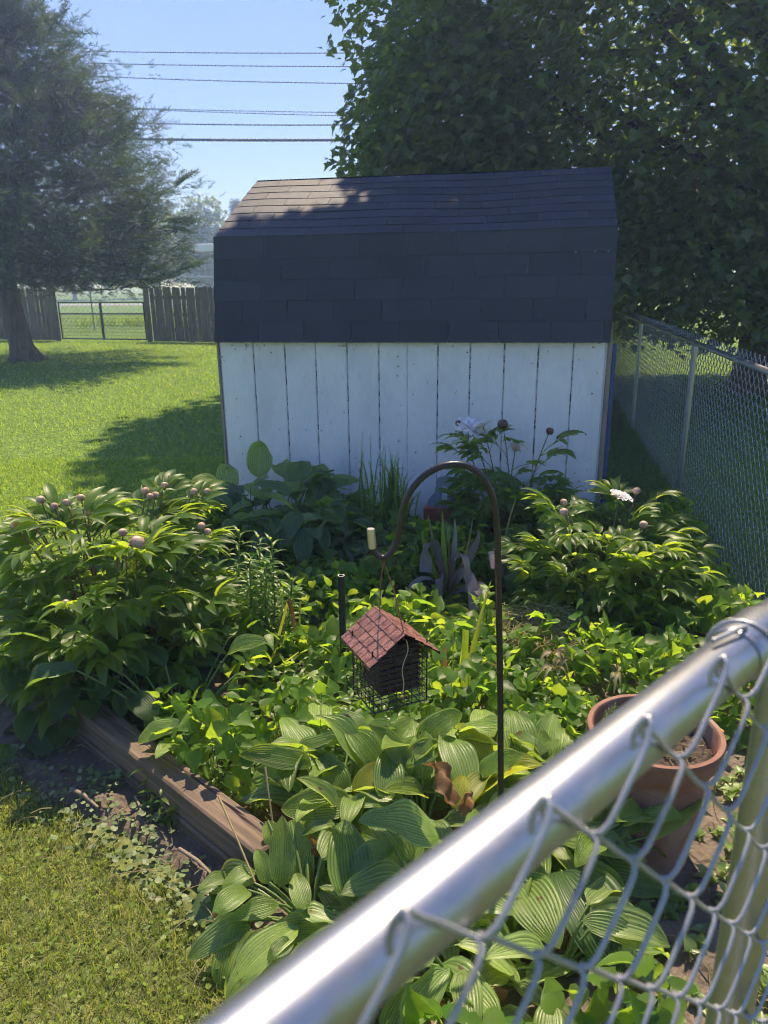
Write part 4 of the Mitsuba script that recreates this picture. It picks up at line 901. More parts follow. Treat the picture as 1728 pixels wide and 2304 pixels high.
# lance leaved weeds between them, on the open path and by the pot
def weeds(name, label, pts, leaf, mat, scale, per, height, gen):
    mb = MB()
    for p in pts:
        h = height * gen.uniform(.5, 1.2)
        m_ = per; q = np.linspace(.25, 1, m_); a = np.arange(m_) * 2.4 + gen.uniform(0, 6)
        pos = np.stack([p[0] + q * gen.normal() * .02, p[1] + q * gen.normal() * .02, .02 + h * q], 1)
        v, f, uv = scatter(*leaf, pos, rots(a, gen.uniform(-.1, .7, m_), gen.uniform(-.4, .4, m_)), scale * gen.uniform(.6, 1.2, m_), gen)
        mb.add(v, f, uv)
    k = add(name, mb.mesh(), mat, smooth=True, uv=mb.uvs(), kind='stuff'); labels[k].update(label=label, category='weeds')
LV, LF, LUV = blade_leaf(1, .26, 3, 5, P_LANCE, cup=.3, arch=1.0)
pts = [(-.12 + .25 * (y - 2.2) + g.normal() * .10, y) for y in g.uniform(2.05, 2.9, 170)] + [(x, y) for x, y in zip(g.uniform(-.55, .1, 150), g.uniform(2.1, 3.1, 150))] + [(x, y) for x, y in zip(g.uniform(-.75, -.35, 70), g.uniform(1.85, 2.3, 70))] + [(.62 + .25 * g.normal(), 2.35 + .25 * g.normal()) for _ in range(60)]
weeds('lance_weeds', 'narrow leaved seedlings filling the gap between the violets', pts, (LV, LF, LUV), 'mat_lily', .055, 11, .11, g)
pts = [(g.uniform(.52, 1.25), g.uniform(.85, 2.2)) for _ in range(420)]; pts = [p for p in pts if (p[0] - .73) ** 2 + (p[1] - 1.75) ** 2 > .03 and g.random() < .8]
weeds('broad_weeds', 'small weeds on the bare soil beside the clay pot', pts, (HV, HF, HUV), 'mat_hosta', .030, 7, .05, g)
pts = [(-.42 + g.normal() * .08 + .2, 2.6 + g.normal() * .05) for _ in range(8)]
weeds('silver_weeds', 'rosette of narrow grey green leaves at the foot of the pipe stub', [(-.16, 2.66), (-.26, 2.62), (-.08, 2.70), (-.20, 2.74), (-.32, 2.66)], (LV, LF, LUV), 'mat_hosta', .10, 22, .13, g)
# dry grass clippings heaped in the bed
mb = MB()
for k in range(1500):
    a = g.uniform(0, 6.28); r_ = math.sqrt(g.random()); c = V3(.74 + .27 * r_ * math.cos(a), 3.05 + .24 * r_ * math.sin(a), .05 + .13 * (1 - r_ ** 2) * g.random() ** .5)
    d = V3(math.cos(a2 := g.uniform(0, 6.28)), math.sin(a2), g.normal() * .25) * g.uniform(.04, .11); bend = V3(g.normal(), g.normal(), g.normal() + .6) * .018
    mb.add(*tube([c - d, c + bend, c + d], .0013, 3, cap=False), np.tile([[.5 + g.random() + 2 * k, .5]], (9, 1)))
k = add('dry_grass_clippings', mb.mesh(), 'mat_clippings', uv=mb.uvs(), kind='stuff', smooth=True); labels[k].update(label='heap of pale dry grass clippings in front of the right peony', category='dry grass')
mb = MB()
for k in range(700):
    p = (g.uniform(-1.3, 1.3), g.uniform(.9, 2.6)); 
    if not contains_xy(BED.buffer(.2), *p): continue
    a = g.uniform(0, 6.28); d = V3(math.cos(a), math.sin(a), g.normal() * .12) * g.uniform(.012, .05); c = V3(*p, .055)
    mb.add(*tube([c - d, c + V3(0, 0, .008), c + d], g.uniform(.0008, .002), 4, cap=False), np.tile([[.5 + g.random() + 2 * k, .5]], (12, 1)))
k = add('soil_litter', mb.mesh(), 'mat_straw', uv=mb.uvs(), kind='stuff', smooth=True); labels[k].update(label='dry stalk bits scattered over the soil', category='litter')
# wilted pulled weeds, pale
pw = thing('pulled_weeds', 'wilted pale pulled weeds lying on the violets right of the hook', 'weeds')
for j, c in enumerate([(.66, 2.62), (.80, 2.66), (.64, 2.50), (.86, 2.45), (.72, 2.56)]):
    for k in range(7):
        a = g.uniform(0, 6.28); c3 = V3(*c, .19); strap('leaf', [c3, c3 + V3(math.cos(a) * .04, math.sin(a) * .04, .03), c3 + V3(math.cos(a) * .09, math.sin(a) * .09, -.02)], (.006, .016, .004), 'mat_straw', pw, seed=k + j * 8)
# creeping ivy like weeds along the grass edge
def disc_leaf():
    a = np.linspace(0, 2 * math.pi, 9)[:-1]; r = np.array([.5, .52, .48, .52, .5, .52, .30, .52]) 
    v = np.vstack([[0, .5, -.06], np.stack([r * np.sin(a + math.pi + .78), .5 + r * np.cos(a + math.pi + .78), .05 * np.cos(3 * a)], 1)])
    f = np.array([[0, 1 + (i + 1) % 8, 1 + i] for i in range(8)]); return v, f, np.stack([.5 + (v[:, 0] + .5), v[:, 1]], 1)
DV, DF, DUV = disc_leaf()
edge = np.array([(-1.36, 2.28), (-1.02, 1.98), (-.80, 1.82), (-.60, 1.66), (-.44, 1.52), (-.25, 1.30)])
q = g.uniform(0, 5, 380); pe = np.stack([np.interp(q, range(6), edge[:, 0]), np.interp(q, range(6), edge[:, 1])], 1) + g.normal(size=(380, 2)) * .05
cl = np.concatenate([np.stack([g.normal(-.93, .06, 120), g.normal(2.06, .05, 120)], 1), np.stack([g.normal(-.72, .05, 90), g.normal(1.90, .05, 90)], 1), np.stack([g.normal(-1.22, .12, 160), g.normal(2.30, .09, 160)], 1)])
pe = np.vstack([pe, cl]); n = len(pe)
v, f, uv = scatter(DV, DF, DUV, np.column_stack([pe, g.uniform(.02, .075, n)]), rots(g.uniform(0, 6.28, n), g.normal(0, .3, n), g.normal(0, .3, n)), g.uniform(.010, .024, n), g)
k = add('creeping_weeds', (v, f), 'mat_ivy', smooth=True, uv=uv, kind='stuff'); labels[k].update(label='creeping round leaved weeds between the lawn edge and the timber', category='weeds')
# burdock like broad leaf under the timber end
bw = thing('broadleaf_weed', 'wide dark green weed leaves at the front end of the wooden timber', 'weed')
vb_, fb_, ub_ = blade_leaf(1, 1.0, 17, 13, lambda t: np.clip(np.sin(math.pi * t ** .55) ** .6 * (1 - .35 * t) + .06 * np.sin(t * 19), .02, None), cup=.12, arch=.9, wave=.07, seed=4)
for B, T, s in ((V3(-.37, 1.58, .03), V3(-.52, 1.52, .07), .17), (V3(-.36, 1.52, .03), V3(-.45, 1.47, .055), .11), (V3(-.34, 1.60, .02), V3(-.42, 1.64, .05), .09)):
    R = frame(B, T); add('leaf', ((vb_ * s) @ R.T + B, fb_), 'mat_hosta_dark', bw, smooth=True, uv=ub_)
# ---------------------------------------------------------------- grass of the lawn
def grass(n, region, hgt, wid, name, label, gen, seg=3, mat='mat_grass'):
    p = region(n, gen); n = len(p)
    t = np.linspace(0, 1, seg + 1); ww = wid * np.clip(1 - t ** 2, .06, None)
    tv = np.concatenate([np.stack([s * .5 * np.clip(1 - t ** 2, .08, None) * (wid / hgt), .45 * t ** 2, t - .15 * t ** 2], 1) for s in (-1, 1)])
    f = []; k = seg + 1
    for i in range(seg): f += [[i, k + i, k + i + 1], [i, k + i + 1, i + 1]]
    uv = np.concatenate([np.stack([.5 + (s + 1) / 2 + 0 * t, t], 1) for s in (-1, 1)])
    h = hgt * gen.uniform(.45, 1.25, n)
    v, f, uv = scatter(tv, np.array(f), uv, np.column_stack([p, ground_z(p[:, 0], p[:, 1]) - .003]), rots(gen.uniform(0, 6.28, n), gen.normal(0, .35, n), gen.normal(0, .25, n)), h, gen)
    k = add(name, (v, f), mat, smooth=True, uv=uv, kind='stuff'); labels[k].update(label=label, category='grass')
LAWN_EDGE = BED.buffer(.06)
def reg_near(n, gen):
    p = np.stack([gen.uniform(-2.2, .35, n), gen.uniform(.75, 2.7, n)], 1)
    soil = Polygon([(-1.40, 2.25), (-.98, 1.95), (-.62, 1.66), (-.40, 1.46), (-.20, 1.25), (.1, .9), (1.2, 1.2), (1, 3), (-1.7, 3)])
    cut_ = contains_xy(soil, p[:, 0], p[:, 1]); d = meshkit.noise(np.stack([p[:, 0] * 14, p[:, 1] * 14, p[:, 0] * 0], -1), 9)
    fringe = contains_xy(soil.buffer(.06), p[:, 0], p[:, 1]) & (d < .5)
    return p[~cut_ & ~fringe]
grass(80000, reg_near, .047, .0027, 'near_grass', 'short lawn grass in the lower left corner', g, 3, 'mat_grass_near')
grass(26000, reg_near, .038, .0022, 'dry_grass', 'dry straw coloured blades mixed into the near grass', g, 2, 'mat_clippings')
def reg_strip(y0, y1):
    def fn(n, gen):
        y = np.sqrt(gen.uniform(y0 ** 2, y1 ** 2, n)); x = gen.uniform(-.62, .05, n) * (y + 1.5); x = np.where(gen.random(n) < .12, gen.uniform(.35, .6, n) * y, x)
        ok = ~contains_xy(LAWN_EDGE, x, y)
        d = np.stack([x, y], 1) - SL[:2]; a_ = d @ U[:2]; d_ = d @ W[:2]
        return np.stack([x, y], 1)[ok & ~((a_ > -.02) & (a_ < SWID + .06) & (d_ > -.02) & (d_ < SDEP + .02))]
    return fn
grass(100000, reg_strip(2.4, 7), .048, .0042, 'middle_grass', 'sunlit lawn grass left of the bed', g, 2)
grass(120000, reg_strip(7, 24), .060, .0095, 'far_grass', 'lawn grass running back to the wooden fence', g, 1)
def reg_side(n, gen):
    s, t_ = gen.uniform(SWID + .07, SWID + .75, n), gen.uniform(-.4, 6.0, n); p = SL[:2] + U[:2] * s[:, None] + W[:2] * t_[:, None]; return p
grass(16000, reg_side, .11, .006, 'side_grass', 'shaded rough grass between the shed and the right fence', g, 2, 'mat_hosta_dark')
def reg_verge(n, gen):
    s = gen.uniform(-9, 3, n); d = gen.normal(8.6, .35, n); p = GR[:2] + gu[:2] * s[:, None] + gn[:2] * d[:, None]; return p
grass(9000, reg_verge, .42, .02, 'tall_verge_grass', 'strip of tall unmown grass beyond the gate', g, 2)
pc = reg_near(5200, g); n = len(pc)
v, f, uv = scatter(DV, DF, DUV, np.column_stack([pc, g.uniform(.008, .04, n)]), rots(g.uniform(0, 6.28, n), g.normal(0, .3, n), g.normal(0, .3, n)), g.uniform(.006, .016, n), g)
k = add('clover', (v, f), 'mat_grass', smooth=True, uv=uv, kind='stuff'); labels[k].update(label='small clover leaves mixed into the near grass', category='clover')
pd = reg_strip(7.5, 22)(60, g); pd = pd[pd[:, 0] < -1.5]; mb = MB(); ic = trimesh.creation.icosphere(1, 1.0)
for p in pd: mb.add(np.array(ic.vertices) * [.018, .018, .008] + V3(p[0], p[1], .07), ic.faces)
k = add('dandelions', mb.mesh(), 'mat_dandelion', kind='stuff'); labels[k].update(label='tiny yellow dandelion heads dotted over the lawn', category='dandelions')
# ---------------------------------------------------------------- timbers, sticks
def timber(A, B, w_, h, zc_, label):
    A, B = V3(*A, 0), V3(*B, 0); d = unit(B - A); nrm = V3(-d[1], d[0], 0); L = np.linalg.norm(B - A)
    m_ = trimesh.Trimesh(*box((0, 0, 0), (L, w_, h), ch=.006), process=True)
    for _ in range(4): m_ = m_.subdivide()
    v = np.array(m_.vertices); k = meshkit.fbm(np.stack([v[:, 0] * 3, v[:, 1] * 30, v[:, 2] * 30], -1), 3, 2) - .5; cr = np.exp(-((v[:, 1] - .018 - .006 * np.sin(v[:, 0] * 9)) / .0017) ** 2) * (v[:, 2] > h * .45)
    v = v + m_.vertex_normals * (k * .004)[:, None]; v[:, 2] -= cr * .012 + (np.abs(v[:, 0]) > L / 2 - .012) * .003
    k = add('garden_timber', (v @ np.stack([d, nrm, Z], 1).T + (A + B) / 2 + Z * zc_, m_.faces), 'mat_timber', smooth=35); labels[k] = {'label': label, 'category': 'timber'}
timber((-1.09, 2.355), (-.315, 1.635), .090, .095, .115, 'weathered landscape timber lying on top along the left edge of the bed')
timber((-1.105, 2.36), (-.325, 1.64), .094, .068, .034, 'lower timber half sunk in the soil under the left edging timber')
timber((.0, 1.24), (.62, .98), .10, .09, .035, 'dark timber in shade under the front hosta and the fence rail')
for A, B, r_, lab in (((-.60, 1.75, .05), (-.46, 1.62, .06), .006, 'brown stick on the bare soil beside the timber'), ((-.80, 1.98, .05), (-.755, 1.90, .055), .005, 'short pale upright twig stuck in the soil'), ((-1.02, 2.02, .05), (-.90, 1.93, .05), .008, 'bark piece on the soil strip near the lawn edge')):
    k = add('twig', tube([A, (V3(*A) + V3(*B)) / 2 + Z * .012, B], [r_, r_ * .9, r_ * .6], 7), 'mat_twig', smooth=True); labels[k] = {'label': lab, 'category': 'twig'}
# ---------------------------------------------------------------- hook, feeder, pipe
hook = thing('shepherd_hook', 'black metal shepherd hook standing in the front hosta with the bird feeder on it', 'garden hook')
from scipy.interpolate import CubicSpline
hp = np.array([[.359, 1.72, -.05]] + HOOK); hp[0, :2] = [HOOK[0][0] + .012, 1.72]
tt = np.concatenate([[0], np.cumsum(np.linalg.norm(np.diff(hp, axis=0), axis=1))]); cs = CubicSpline(tt, hp); smooth_p = cs(np.linspace(0, tt[-1] - .006, 130))
add('pole', tube(smooth_p, .0083, 14), 'mat_black_metal', hook, smooth=40)
e = hp[-1]; e0 = cs(tt[-1] - .045)
add('end_sleeve', tube([e0, e0 + (e - e0) * .1, e + V3(0, 0, .004), e + V3(0, 0, .006)], [.0095, .0102, .0102, .0092], 16), 'mat_steel_sleeve', hook, smooth=40, label='silver sleeve on the tip of the hook')
fdr = thing('bird_feeder', 'hanging suet bird feeder with a brown tiled metal roof over a black wire cage', 'bird feeder')
RC = V3(.010, 1.725, .778); ra = math.radians(-65); e1 = V3(math.cos(ra), math.sin(ra), 0); e2 = V3(-math.sin(ra), math.cos(ra), 0)     # ridge axis points to the viewer's right, e2 to the right away
RF = np.stack([e1, e2, Z], 1); HL, RUN, DROP = .094, .098, .073
def roof_side(sgn, nm, lab):
    n1, n2 = 90, 70; a, q = np.meshgrid(np.linspace(-HL, HL, n1), np.linspace(0, 1, n2)); sl = math.hypot(RUN, DROP)
    nrm = V3(0, sgn * DROP, RUN) / sl; row = q * 4; ri = np.floor(row); fr_ = row - ri
    col = (a + HL) / .0293 + .5 * (ri % 2); fc = col - np.floor(col)
    edge_ = np.minimum(np.minimum(fc, 1 - fc) * .0293, 1)
    h = .0030 * (np.clip(fr_ / .93, 0, 1)) - .0022 * (edge_ < .0012)
    pl = np.stack([a, sgn * RUN * q, -DROP * q], -1) + nrm * (h[..., None] + .001)
    lip = (q > .985)[..., None] * V3(0, sgn * -.001, -.005)
    v = (pl + lip).reshape(-1, 3) @ RF.T + RC
    vb = (np.stack([a, sgn * RUN * q, -DROP * q], -1) - nrm * .0012).reshape(-1, 3) @ RF.T + RC
    mb = MB(); fg = grid_faces(n1, n2); mb.add(v, fg); mb.add(vb, fg[:, ::-1])
    return add(nm, mb.mesh(), 'mat_copper', fdr, smooth=35, label=lab)
roof_side(-1, 'roof_slope', 'speckled brown metal roof slope with stamped tiles facing left'); roof_side(1, 'roof_slope', 'speckled brown metal roof slope facing right')
add('ridge', tube([RC + e1 * -HL + Z * .001, RC + e1 * HL + Z * .001], .0022, 8), 'mat_copper', fdr, smooth=40)
CW, CD, CT, CB = .076, .064, -.062, -.216      # cage half width (along e2), half depth (along e1), top and bottom
def cage():
    out = []
    def bar(a, b, r=.0013): out.append(tube([RC + RF @ V3(*a), RC + RF @ V3(*b)], r, 6))
    for sx in (-1, 1):
        for y in np.linspace(-CW, CW, 8): bar((sx * CD, y, CT), (sx * CD, y, CB))
        for z in np.linspace(CT, CB, 8): bar((sx * CD, -CW, z), (sx * CD, CW, z))
    for sy in (-1, 1):
        for x in np.linspace(-CD, CD, 6)[1:-1]: bar((x, sy * CW, CT), (x, sy * CW, CB))
        for z in np.linspace(CT, CB, 8): bar((-CD, sy * CW, z), (CD, sy * CW, z))
    for y in np.linspace(-CW, CW, 8)[1:-1]: bar((-CD, y, CB), (CD, y, CB))
    for x in np.linspace(-CD, CD, 6)[1:-1]: bar((x, -CW, CB), (x, CW, CB))
    for sx in (-1, 1):
        for sy in (-1, 1): bar((sx * CD, sy * CW, CT + .02), (sx * CD, sy * CW, CB), .0022)
        bar((sx * CD, -CW, CB), (sx * CD, CW, CB), .0022)
    for sy in (-1, 1): bar((-CD, sy * CW, CB), (CD, sy * CW, CB), .0022)
    return out
fr = MB()
for w_ in cage()[-8:]: fr.add(*w_)
add('cage', fr.mesh(), 'mat_black_metal', fdr, smooth=40, label='black wire cage')
for w_ in cage()[:-8]: add('cage__bar', w_, 'mat_black_metal', fdr, smooth=40)
gv, gf = box((0, .004, -.116), (.108, .112, .132), ch=.004)
add('suet_cake', ((gv @ RF.T) + RC, gf), 'mat_suet', fdr, smooth=False)
for z in np.linspace(-.062, -.172, 8): 
    gv, gf = box((.0555, .004, z), (.006, .116, .005)); add('suet_cake__ridge', ((gv @ RF.T) + RC, gf), 'mat_suet', fdr)
low_hook = smooth_p[np.argmin(smooth_p[100:, 2]) + 100] + Z * .0078
for s in (-.056, .084):
    q = RC + e1 * s + Z * .002
    add('cord', tube([low_hook + Z * .001, low_hook + V3(0, -.004, -.012), (low_hook + q) / 2 + V3(.003 * np.sign(s), 0, 0), q, q - Z * .02], .0019, 6), 'mat_cord', fdr, smooth=True)
q = RC + e1 * .097 - Z * .012
add('cord_tail', tube(CubicSpline(np.linspace(0, 1, 6), np.array([q, q + V3(.004, 0, -.03), q + V3(-.003, -.004, -.05), q + V3(-.010, -.004, -.08), q + V3(-.007, -.004, -.11), q + V3(-.010, -.004, -.145)]))(np.linspace(0, 1, 20)), .0014, 6), 'mat_cord_pale', fdr, smooth=True, label='loose end of pale cord')
pipe = thing('pipe_stub', 'open black pipe stub standing upright in the violets behind the feeder', 'pipe')
pc_ = V3(-.174, 2.75, 0)
add('tube', tube([pc_ + Z * z for z in (0, .25, .487)], .0135, 18, cap=False), 'mat_pipe', pipe, smooth=40)
add('bore', tube([pc_ + Z * z for z in (.30, .487)], .0105, 18, cap=False), 'mat_pipe', pipe, smooth=40)
a = np.linspace(0, 2 * math.pi, 25)[:-1]; rv = np.concatenate([np.stack([pc_[0] + r_ * np.cos(a), pc_[1] + r_ * np.sin(a), 0 * a + .4875], 1) for r_ in (.0105, .0137)])
add('rim', (rv, np.array([[i, 24 + i, 24 + (i + 1) % 24, (i + 1) % 24] for i in range(24)])), 'mat_pale_rim', pipe, label='pale cut rim of the pipe')
# ---------------------------------------------------------------- terracotta pot
POT = V3(.735, 1.755, 0); ZR = .43
prof = [(.0, .0), (.118, .0), (.132, .15), (.150, ZR - .10), (.160, ZR - .075), (.172, ZR - .055), (.178, ZR - .02), (.181, ZR - .006), (.178, ZR), (.166, ZR), (.160, ZR - .008), (.156, ZR - .06), (.150, ZR - .11), (.0, ZR - .11)]
pot = thing('terracotta_pot', 'large round terracotta pot with dark soil standing behind the near rail', 'flower pot')
lm = trimesh.creation.revolve(np.array(prof[:-1]), sections=64); 
add('body', (np.array(lm.vertices) + POT, lm.faces), 'mat_terracotta', pot, smooth=40)
rr, aa = np.meshgrid(np.linspace(0, .154, 26), np.linspace(0, 2 * math.pi, 61)); X, Y_ = (rr * np.cos(aa)).ravel(), (rr * np.sin(aa)).ravel()
sz = ZR - .065 + .03 * (meshkit.fbm(np.stack([X * 25, Y_ * 25, X * 0], -1), 4, 2) - .5) + .012 * meshkit.noise(np.stack([X * 90, Y_ * 90, X * 0], -1), 3)
add('soil', (np.stack([X + POT[0], Y_ + POT[1], sz], -1), grid_faces(26, 61)), 'mat_pot_soil', pot, smooth=True)
mb = MB()
for k in range(90):
    a_ = g.uniform(0, 6.28); r_ = .14 * math.sqrt(g.random()); c = POT + V3(r_ * math.cos(a_), r_ * math.sin(a_), ZR - .06 + .012 * g.random()); d = V3(*g.normal(size=2), g.normal() * .3); d = unit(d) * g.uniform(.006, .025)
    mb.add(*tube([c - d, c + d], g.uniform(.0008, .0022), 4, cap=False), np.tile([[.5 + g.random() + 2 * k, .5]], (8, 1)))
add('mulch', mb.mesh(), 'mat_straw', pot, smooth=True, uv=mb.uvs(), kind='stuff')
for k in range(24):
    a_ = 2.6 + g.normal() * .7; r_ = .13 * math.sqrt(g.random()); c = POT + V3(r_ * math.cos(a_) - .01, r_ * math.sin(a_), ZR - .06); h = g.uniform(.03, .085)
    sd = thing('seedling', 'small yellow green seedling growing in the terracotta pot', 'seedling', 'seedlings in the terracotta pot')
    mb = MB(); mb.add(*tube([c, c + V3(.004, 0, h * .5), c + V3(g.normal() * .006, g.normal() * .006, h)], .0014, 5, cap=False), np.tile([[.9, .5]], (15, 1)))
    for j in range(14):
        q = .2 + .8 * j / 14; R = rots(j * 1.57 + (j // 2) * .7, .5 + .5 * q, 0); mb.add((LV @ R.T) * .024 * (1.1 - .5 * q) + c + Z * h * q, LF, LUV + [2 * g.integers(1, 999), 0])
    add('shoot', mb.mesh(), 'mat_lily', sd, smooth=True, uv=mb.uvs())
v, f, uv = crumple(.05, .035, 77); c = POT + V3(-.115, .01, ZR - .045)
k = add('dead_leaf', (v @ rots(.4, .9, 0).T + c, f), 'mat_straw', smooth=True, uv=uv); labels[k] = {'label': 'pale crumpled dry leaf inside the terracotta pot', 'category': 'dead leaf'}
opl = thing('orange_flower', 'single small orange petal flower near the right edge beyond the rail', 'flower')
add('petal', (lambda a: (a[0] @ rots(1.2, .1, .2).T * .03 + V3(1.02, 1.93, .30), a[1]))(blade_leaf(1, .6, 5, 5, P_LANCE, cup=.3)), 'mat_orange_petal', opl, smooth=True)
add('stem', tube([V3(1.02, 1.93, .02), V3(1.01, 1.93, .16), V3(1.02, 1.93, .30)], .0015, 5), 'mat_stalk', opl, smooth=True)
# ornament in front of the shed
orn = thing('garden_ornament', 'small grey blue scalloped garden plaque on a red base against the shed wall', 'garden ornament')
half = [(0, .205), (.035, .20), (.05, .18), (.055, .16), (.048, .145), (.058, .125), (.062, .095), (.085, .07), (.105, .045), (.11, .0)]
out = half + [(-x, z) for x, z in half[::-1]]; 
from shapely.geometry import Polygon as PG
pm = trimesh.creation.extrude_polygon(PG(out).difference(Point(0, .12).buffer(.022)).difference(PG([(-.02, .03), (.02, .03), (.016, .10), (-.016, .10)])), .018, engine='earcut')
OC = V3(.385, 4.50, .24); ov = np.array(pm.vertices); ov = np.stack([ov[:, 0], -ov[:, 2], ov[:, 1]], 1)
add('plaque', (ov @ RS.T + OC, pm.faces), 'mat_ornament', orn, smooth=False)
add('base', box(OC - Z * .10, (.26, .07, .20), RS, .006), 'mat_brick_red', orn, label='reddish base block')
# ---------------------------------------------------------------- trees
def limb_path(a, b, rg_, wob=.08, n=7, sag=0.0):
    t = np.linspace(0, 1, n); L = np.linalg.norm(b - a); p = a + (b - a) * t[:, None]; p[1:-1] += rg_.normal(size=(n - 2, 3)) * wob * L * .25; p[:, 2] += sag * np.sin(math.pi * t); return p
def spray_template(pairs=5, thick=.036, reach=.40):
    """a feathery conifer twig"""
    v, f = [], []
    def tri(a, b, w_, tilt):
        a, b = V3(*a), V3(*b); d = unit(b - a); s = unit(np.cross(d, V3(tilt, .2, 1))) * w_; i = len(v); v.extend([a + s, a - s, b]); f.append([i, i + 1, i + 2])
    tri((0, 0, 0), (0, 1, .06), .035, 0)
    for k in range(pairs):
        y = .08 + .86 * k / pairs; l = reach * (1 - .55 * k / pairs)
        for s in (-1, 1): tri((0, y, .02), (s * l * .72, y + l * .80, .12 * ((k * 5 + s) % 3 - 1) + .05), thick, s * .8)
    v = np.array(v); return v, np.array(f), np.stack([.5 + np.clip(v[:, 0] + .5, 0, 1), v[:, 1]], 1)
SPV, SPF, SPUV = spray_template()
g = np.random.default_rng(61)
cedar = thing('cedar_tree', 'big dark feathery cedar tree on the left lawn', 'tree')
CT0 = V3(-8.10, 17.08, 0)
tk = [CT0 + V3(.0, 0, -.1), CT0 + V3(-.02, 0, .12), CT0 + V3(-.06, 0, .45), CT0 + V3(-.14, 0, 1.2), CT0 + V3(-.20, 0, 2.4), CT0 + V3(-.2, 0, 5), CT0 + V3(-.1, 0, 9.5)]
add('trunk', tube(tk, [.36, .30, .245, .215, .19, .15, .03], 16), 'mat_bark', cedar, smooth=True)
rt = MB()
for a_ in (-.4, .5, 1.9, 3.0, 4.2, 5.2): d = V3(math.cos(a_), math.sin(a_), 0); rt.add(*tube([CT0 + d * .16 + Z * .26, CT0 + d * .34 + Z * .05, CT0 + d * .50 - Z * .03], [.10, .07, .03], 8))
add('trunk__root', rt.mesh(), 'mat_bark', cedar, smooth=True)
sp_p, sp_a, sp_pitch = [], [], []; plume_p, plume_a, plume_t, plume_s = [], [], [], []
lower = MB()
for k in range(190):
    z0 = 1.9 + 8.6 * (k / 190) ** 1.1; a_ = k * 2.39996 + g.uniform(-.3, .3); hf = (z0 - 1.9) / 8.6
    R_ = np.interp(z0, [1.6, 2.3, 3, 3.6, 4.3, 5, 5.5, 6.1, 6.9, 8.5, 10.6], [4.3, 4.4, 4.2, 4.0, 3.5, 3.2, 2.7, 2.1, 1.4, .7, .3]) * g.uniform(.66, 1.06)
    b0 = CT0 + V3(-.15, 0, z0); d = V3(math.cos(a_), math.sin(a_), 0)
    tip = b0 + d * R_ + Z * (.55 * R_ * (.15 + .55 * hf) + g.uniform(-.35, .25) - .35 * (1 - hf))
    p = limb_path(b0, tip, g, .10, 8, sag=-.10 * R_ * (1 - hf) ** 2 + .08)
    lower.add(*tube(p, np.linspace(.055 - .03 * hf, .008, 8), 5))
    m_ = int(190 * (.35 + R_ / 4.5))
    q = np.clip(g.beta(2.2, 1.3, m_), .08, 1); pos = np.stack([np.interp(q, np.linspace(0, 1, 8), p[:, i]) for i in range(3)], 1)
    cluster = g.integers(0, 9, m_); coff = g.normal(size=(9, 3)) * [.34, .34, .20] * (.5 + R_ / 5); lat = coff[cluster] * (.35 + q[:, None]) + g.normal(size=(m_, 3)) * [.12, .12, .09]
    pos = pos + lat; sp_p.append(pos); out = np.arctan2(pos[:, 1] - CT0[1], pos[:, 0] - CT0[0]) - math.pi / 2
    for j in range(int(10 + 5 * R_)):
        qq = g.uniform(.55, 1.02); pb = np.array([np.interp(qq, np.linspace(0, 1, 8), p[:, i]) for i in range(3)]) + g.normal(size=3) * .16; plume_p.append(pb); plume_a.append(math.atan2(d[1], d[0]) - math.pi / 2 + g.normal(0, .5)); plume_t.append(g.normal(.30, .30)); plume_s.append(g.uniform(.35, .85))
    sp_a.append(out + g.normal(0, .55, m_)); sp_pitch.append(g.normal(-.05 + .35 * hf, .42, m_))
add('branches', lower.mesh(), 'mat_bark', cedar, smooth=True, kind='stuff')
pos = np.vstack(sp_p); n = len(pos)
reps = 2
pos = np.vstack([pos + g.normal(size=(n, 3)) * .09 for _ in range(reps)]); a_ = np.concatenate(sp_a * reps) + g.normal(0, .3, n * reps); pt = np.concatenate(sp_pitch * reps) + g.normal(0, .2, n * reps)
kz = (pos[:, 2] > 1.55 - .25 * g.random(len(pos))) & ((pos[:, 0] > -11.6) & (pos[:, 2] < 7.6) | (g.random(len(pos)) < .35)) & ((pos[:, 1] < 18.6) | (g.random(len(pos)) < .6)); pos, a_, pt = pos[kz], a_[kz], pt[kz]
v, f, uv = scatter(SPV, SPF, SPUV, pos, rots(a_, pt, g.normal(0, .6, len(pos))), g.uniform(.12, .26, len(pos)), g)
PLV, PLF, PLUV = spray_template(13, .016, .26); PLV2 = PLV.copy(); PLV2[:, 2] += .16 * np.sin(PLV[:, 1] * 2.2) - .22 * PLV[:, 1] ** 2
pp_ = np.array(plume_p); kz = pp_[:, 2] > 1.5; v2, f2, uv2 = scatter(PLV2, PLF, PLUV, pp_[kz], rots(np.array(plume_a)[kz], np.array(plume_t)[kz], g.normal(0, .7, kz.sum())), np.array(plume_s)[kz], g)
v, f, uv = np.vstack([v, v2]), np.vstack([f, f2 + len(v)]), np.vstack([uv, uv2])
add('crown', (v, f), 'mat_cedar', cedar, uv=uv, kind='stuff', label='dark green feathery drooping foliage')
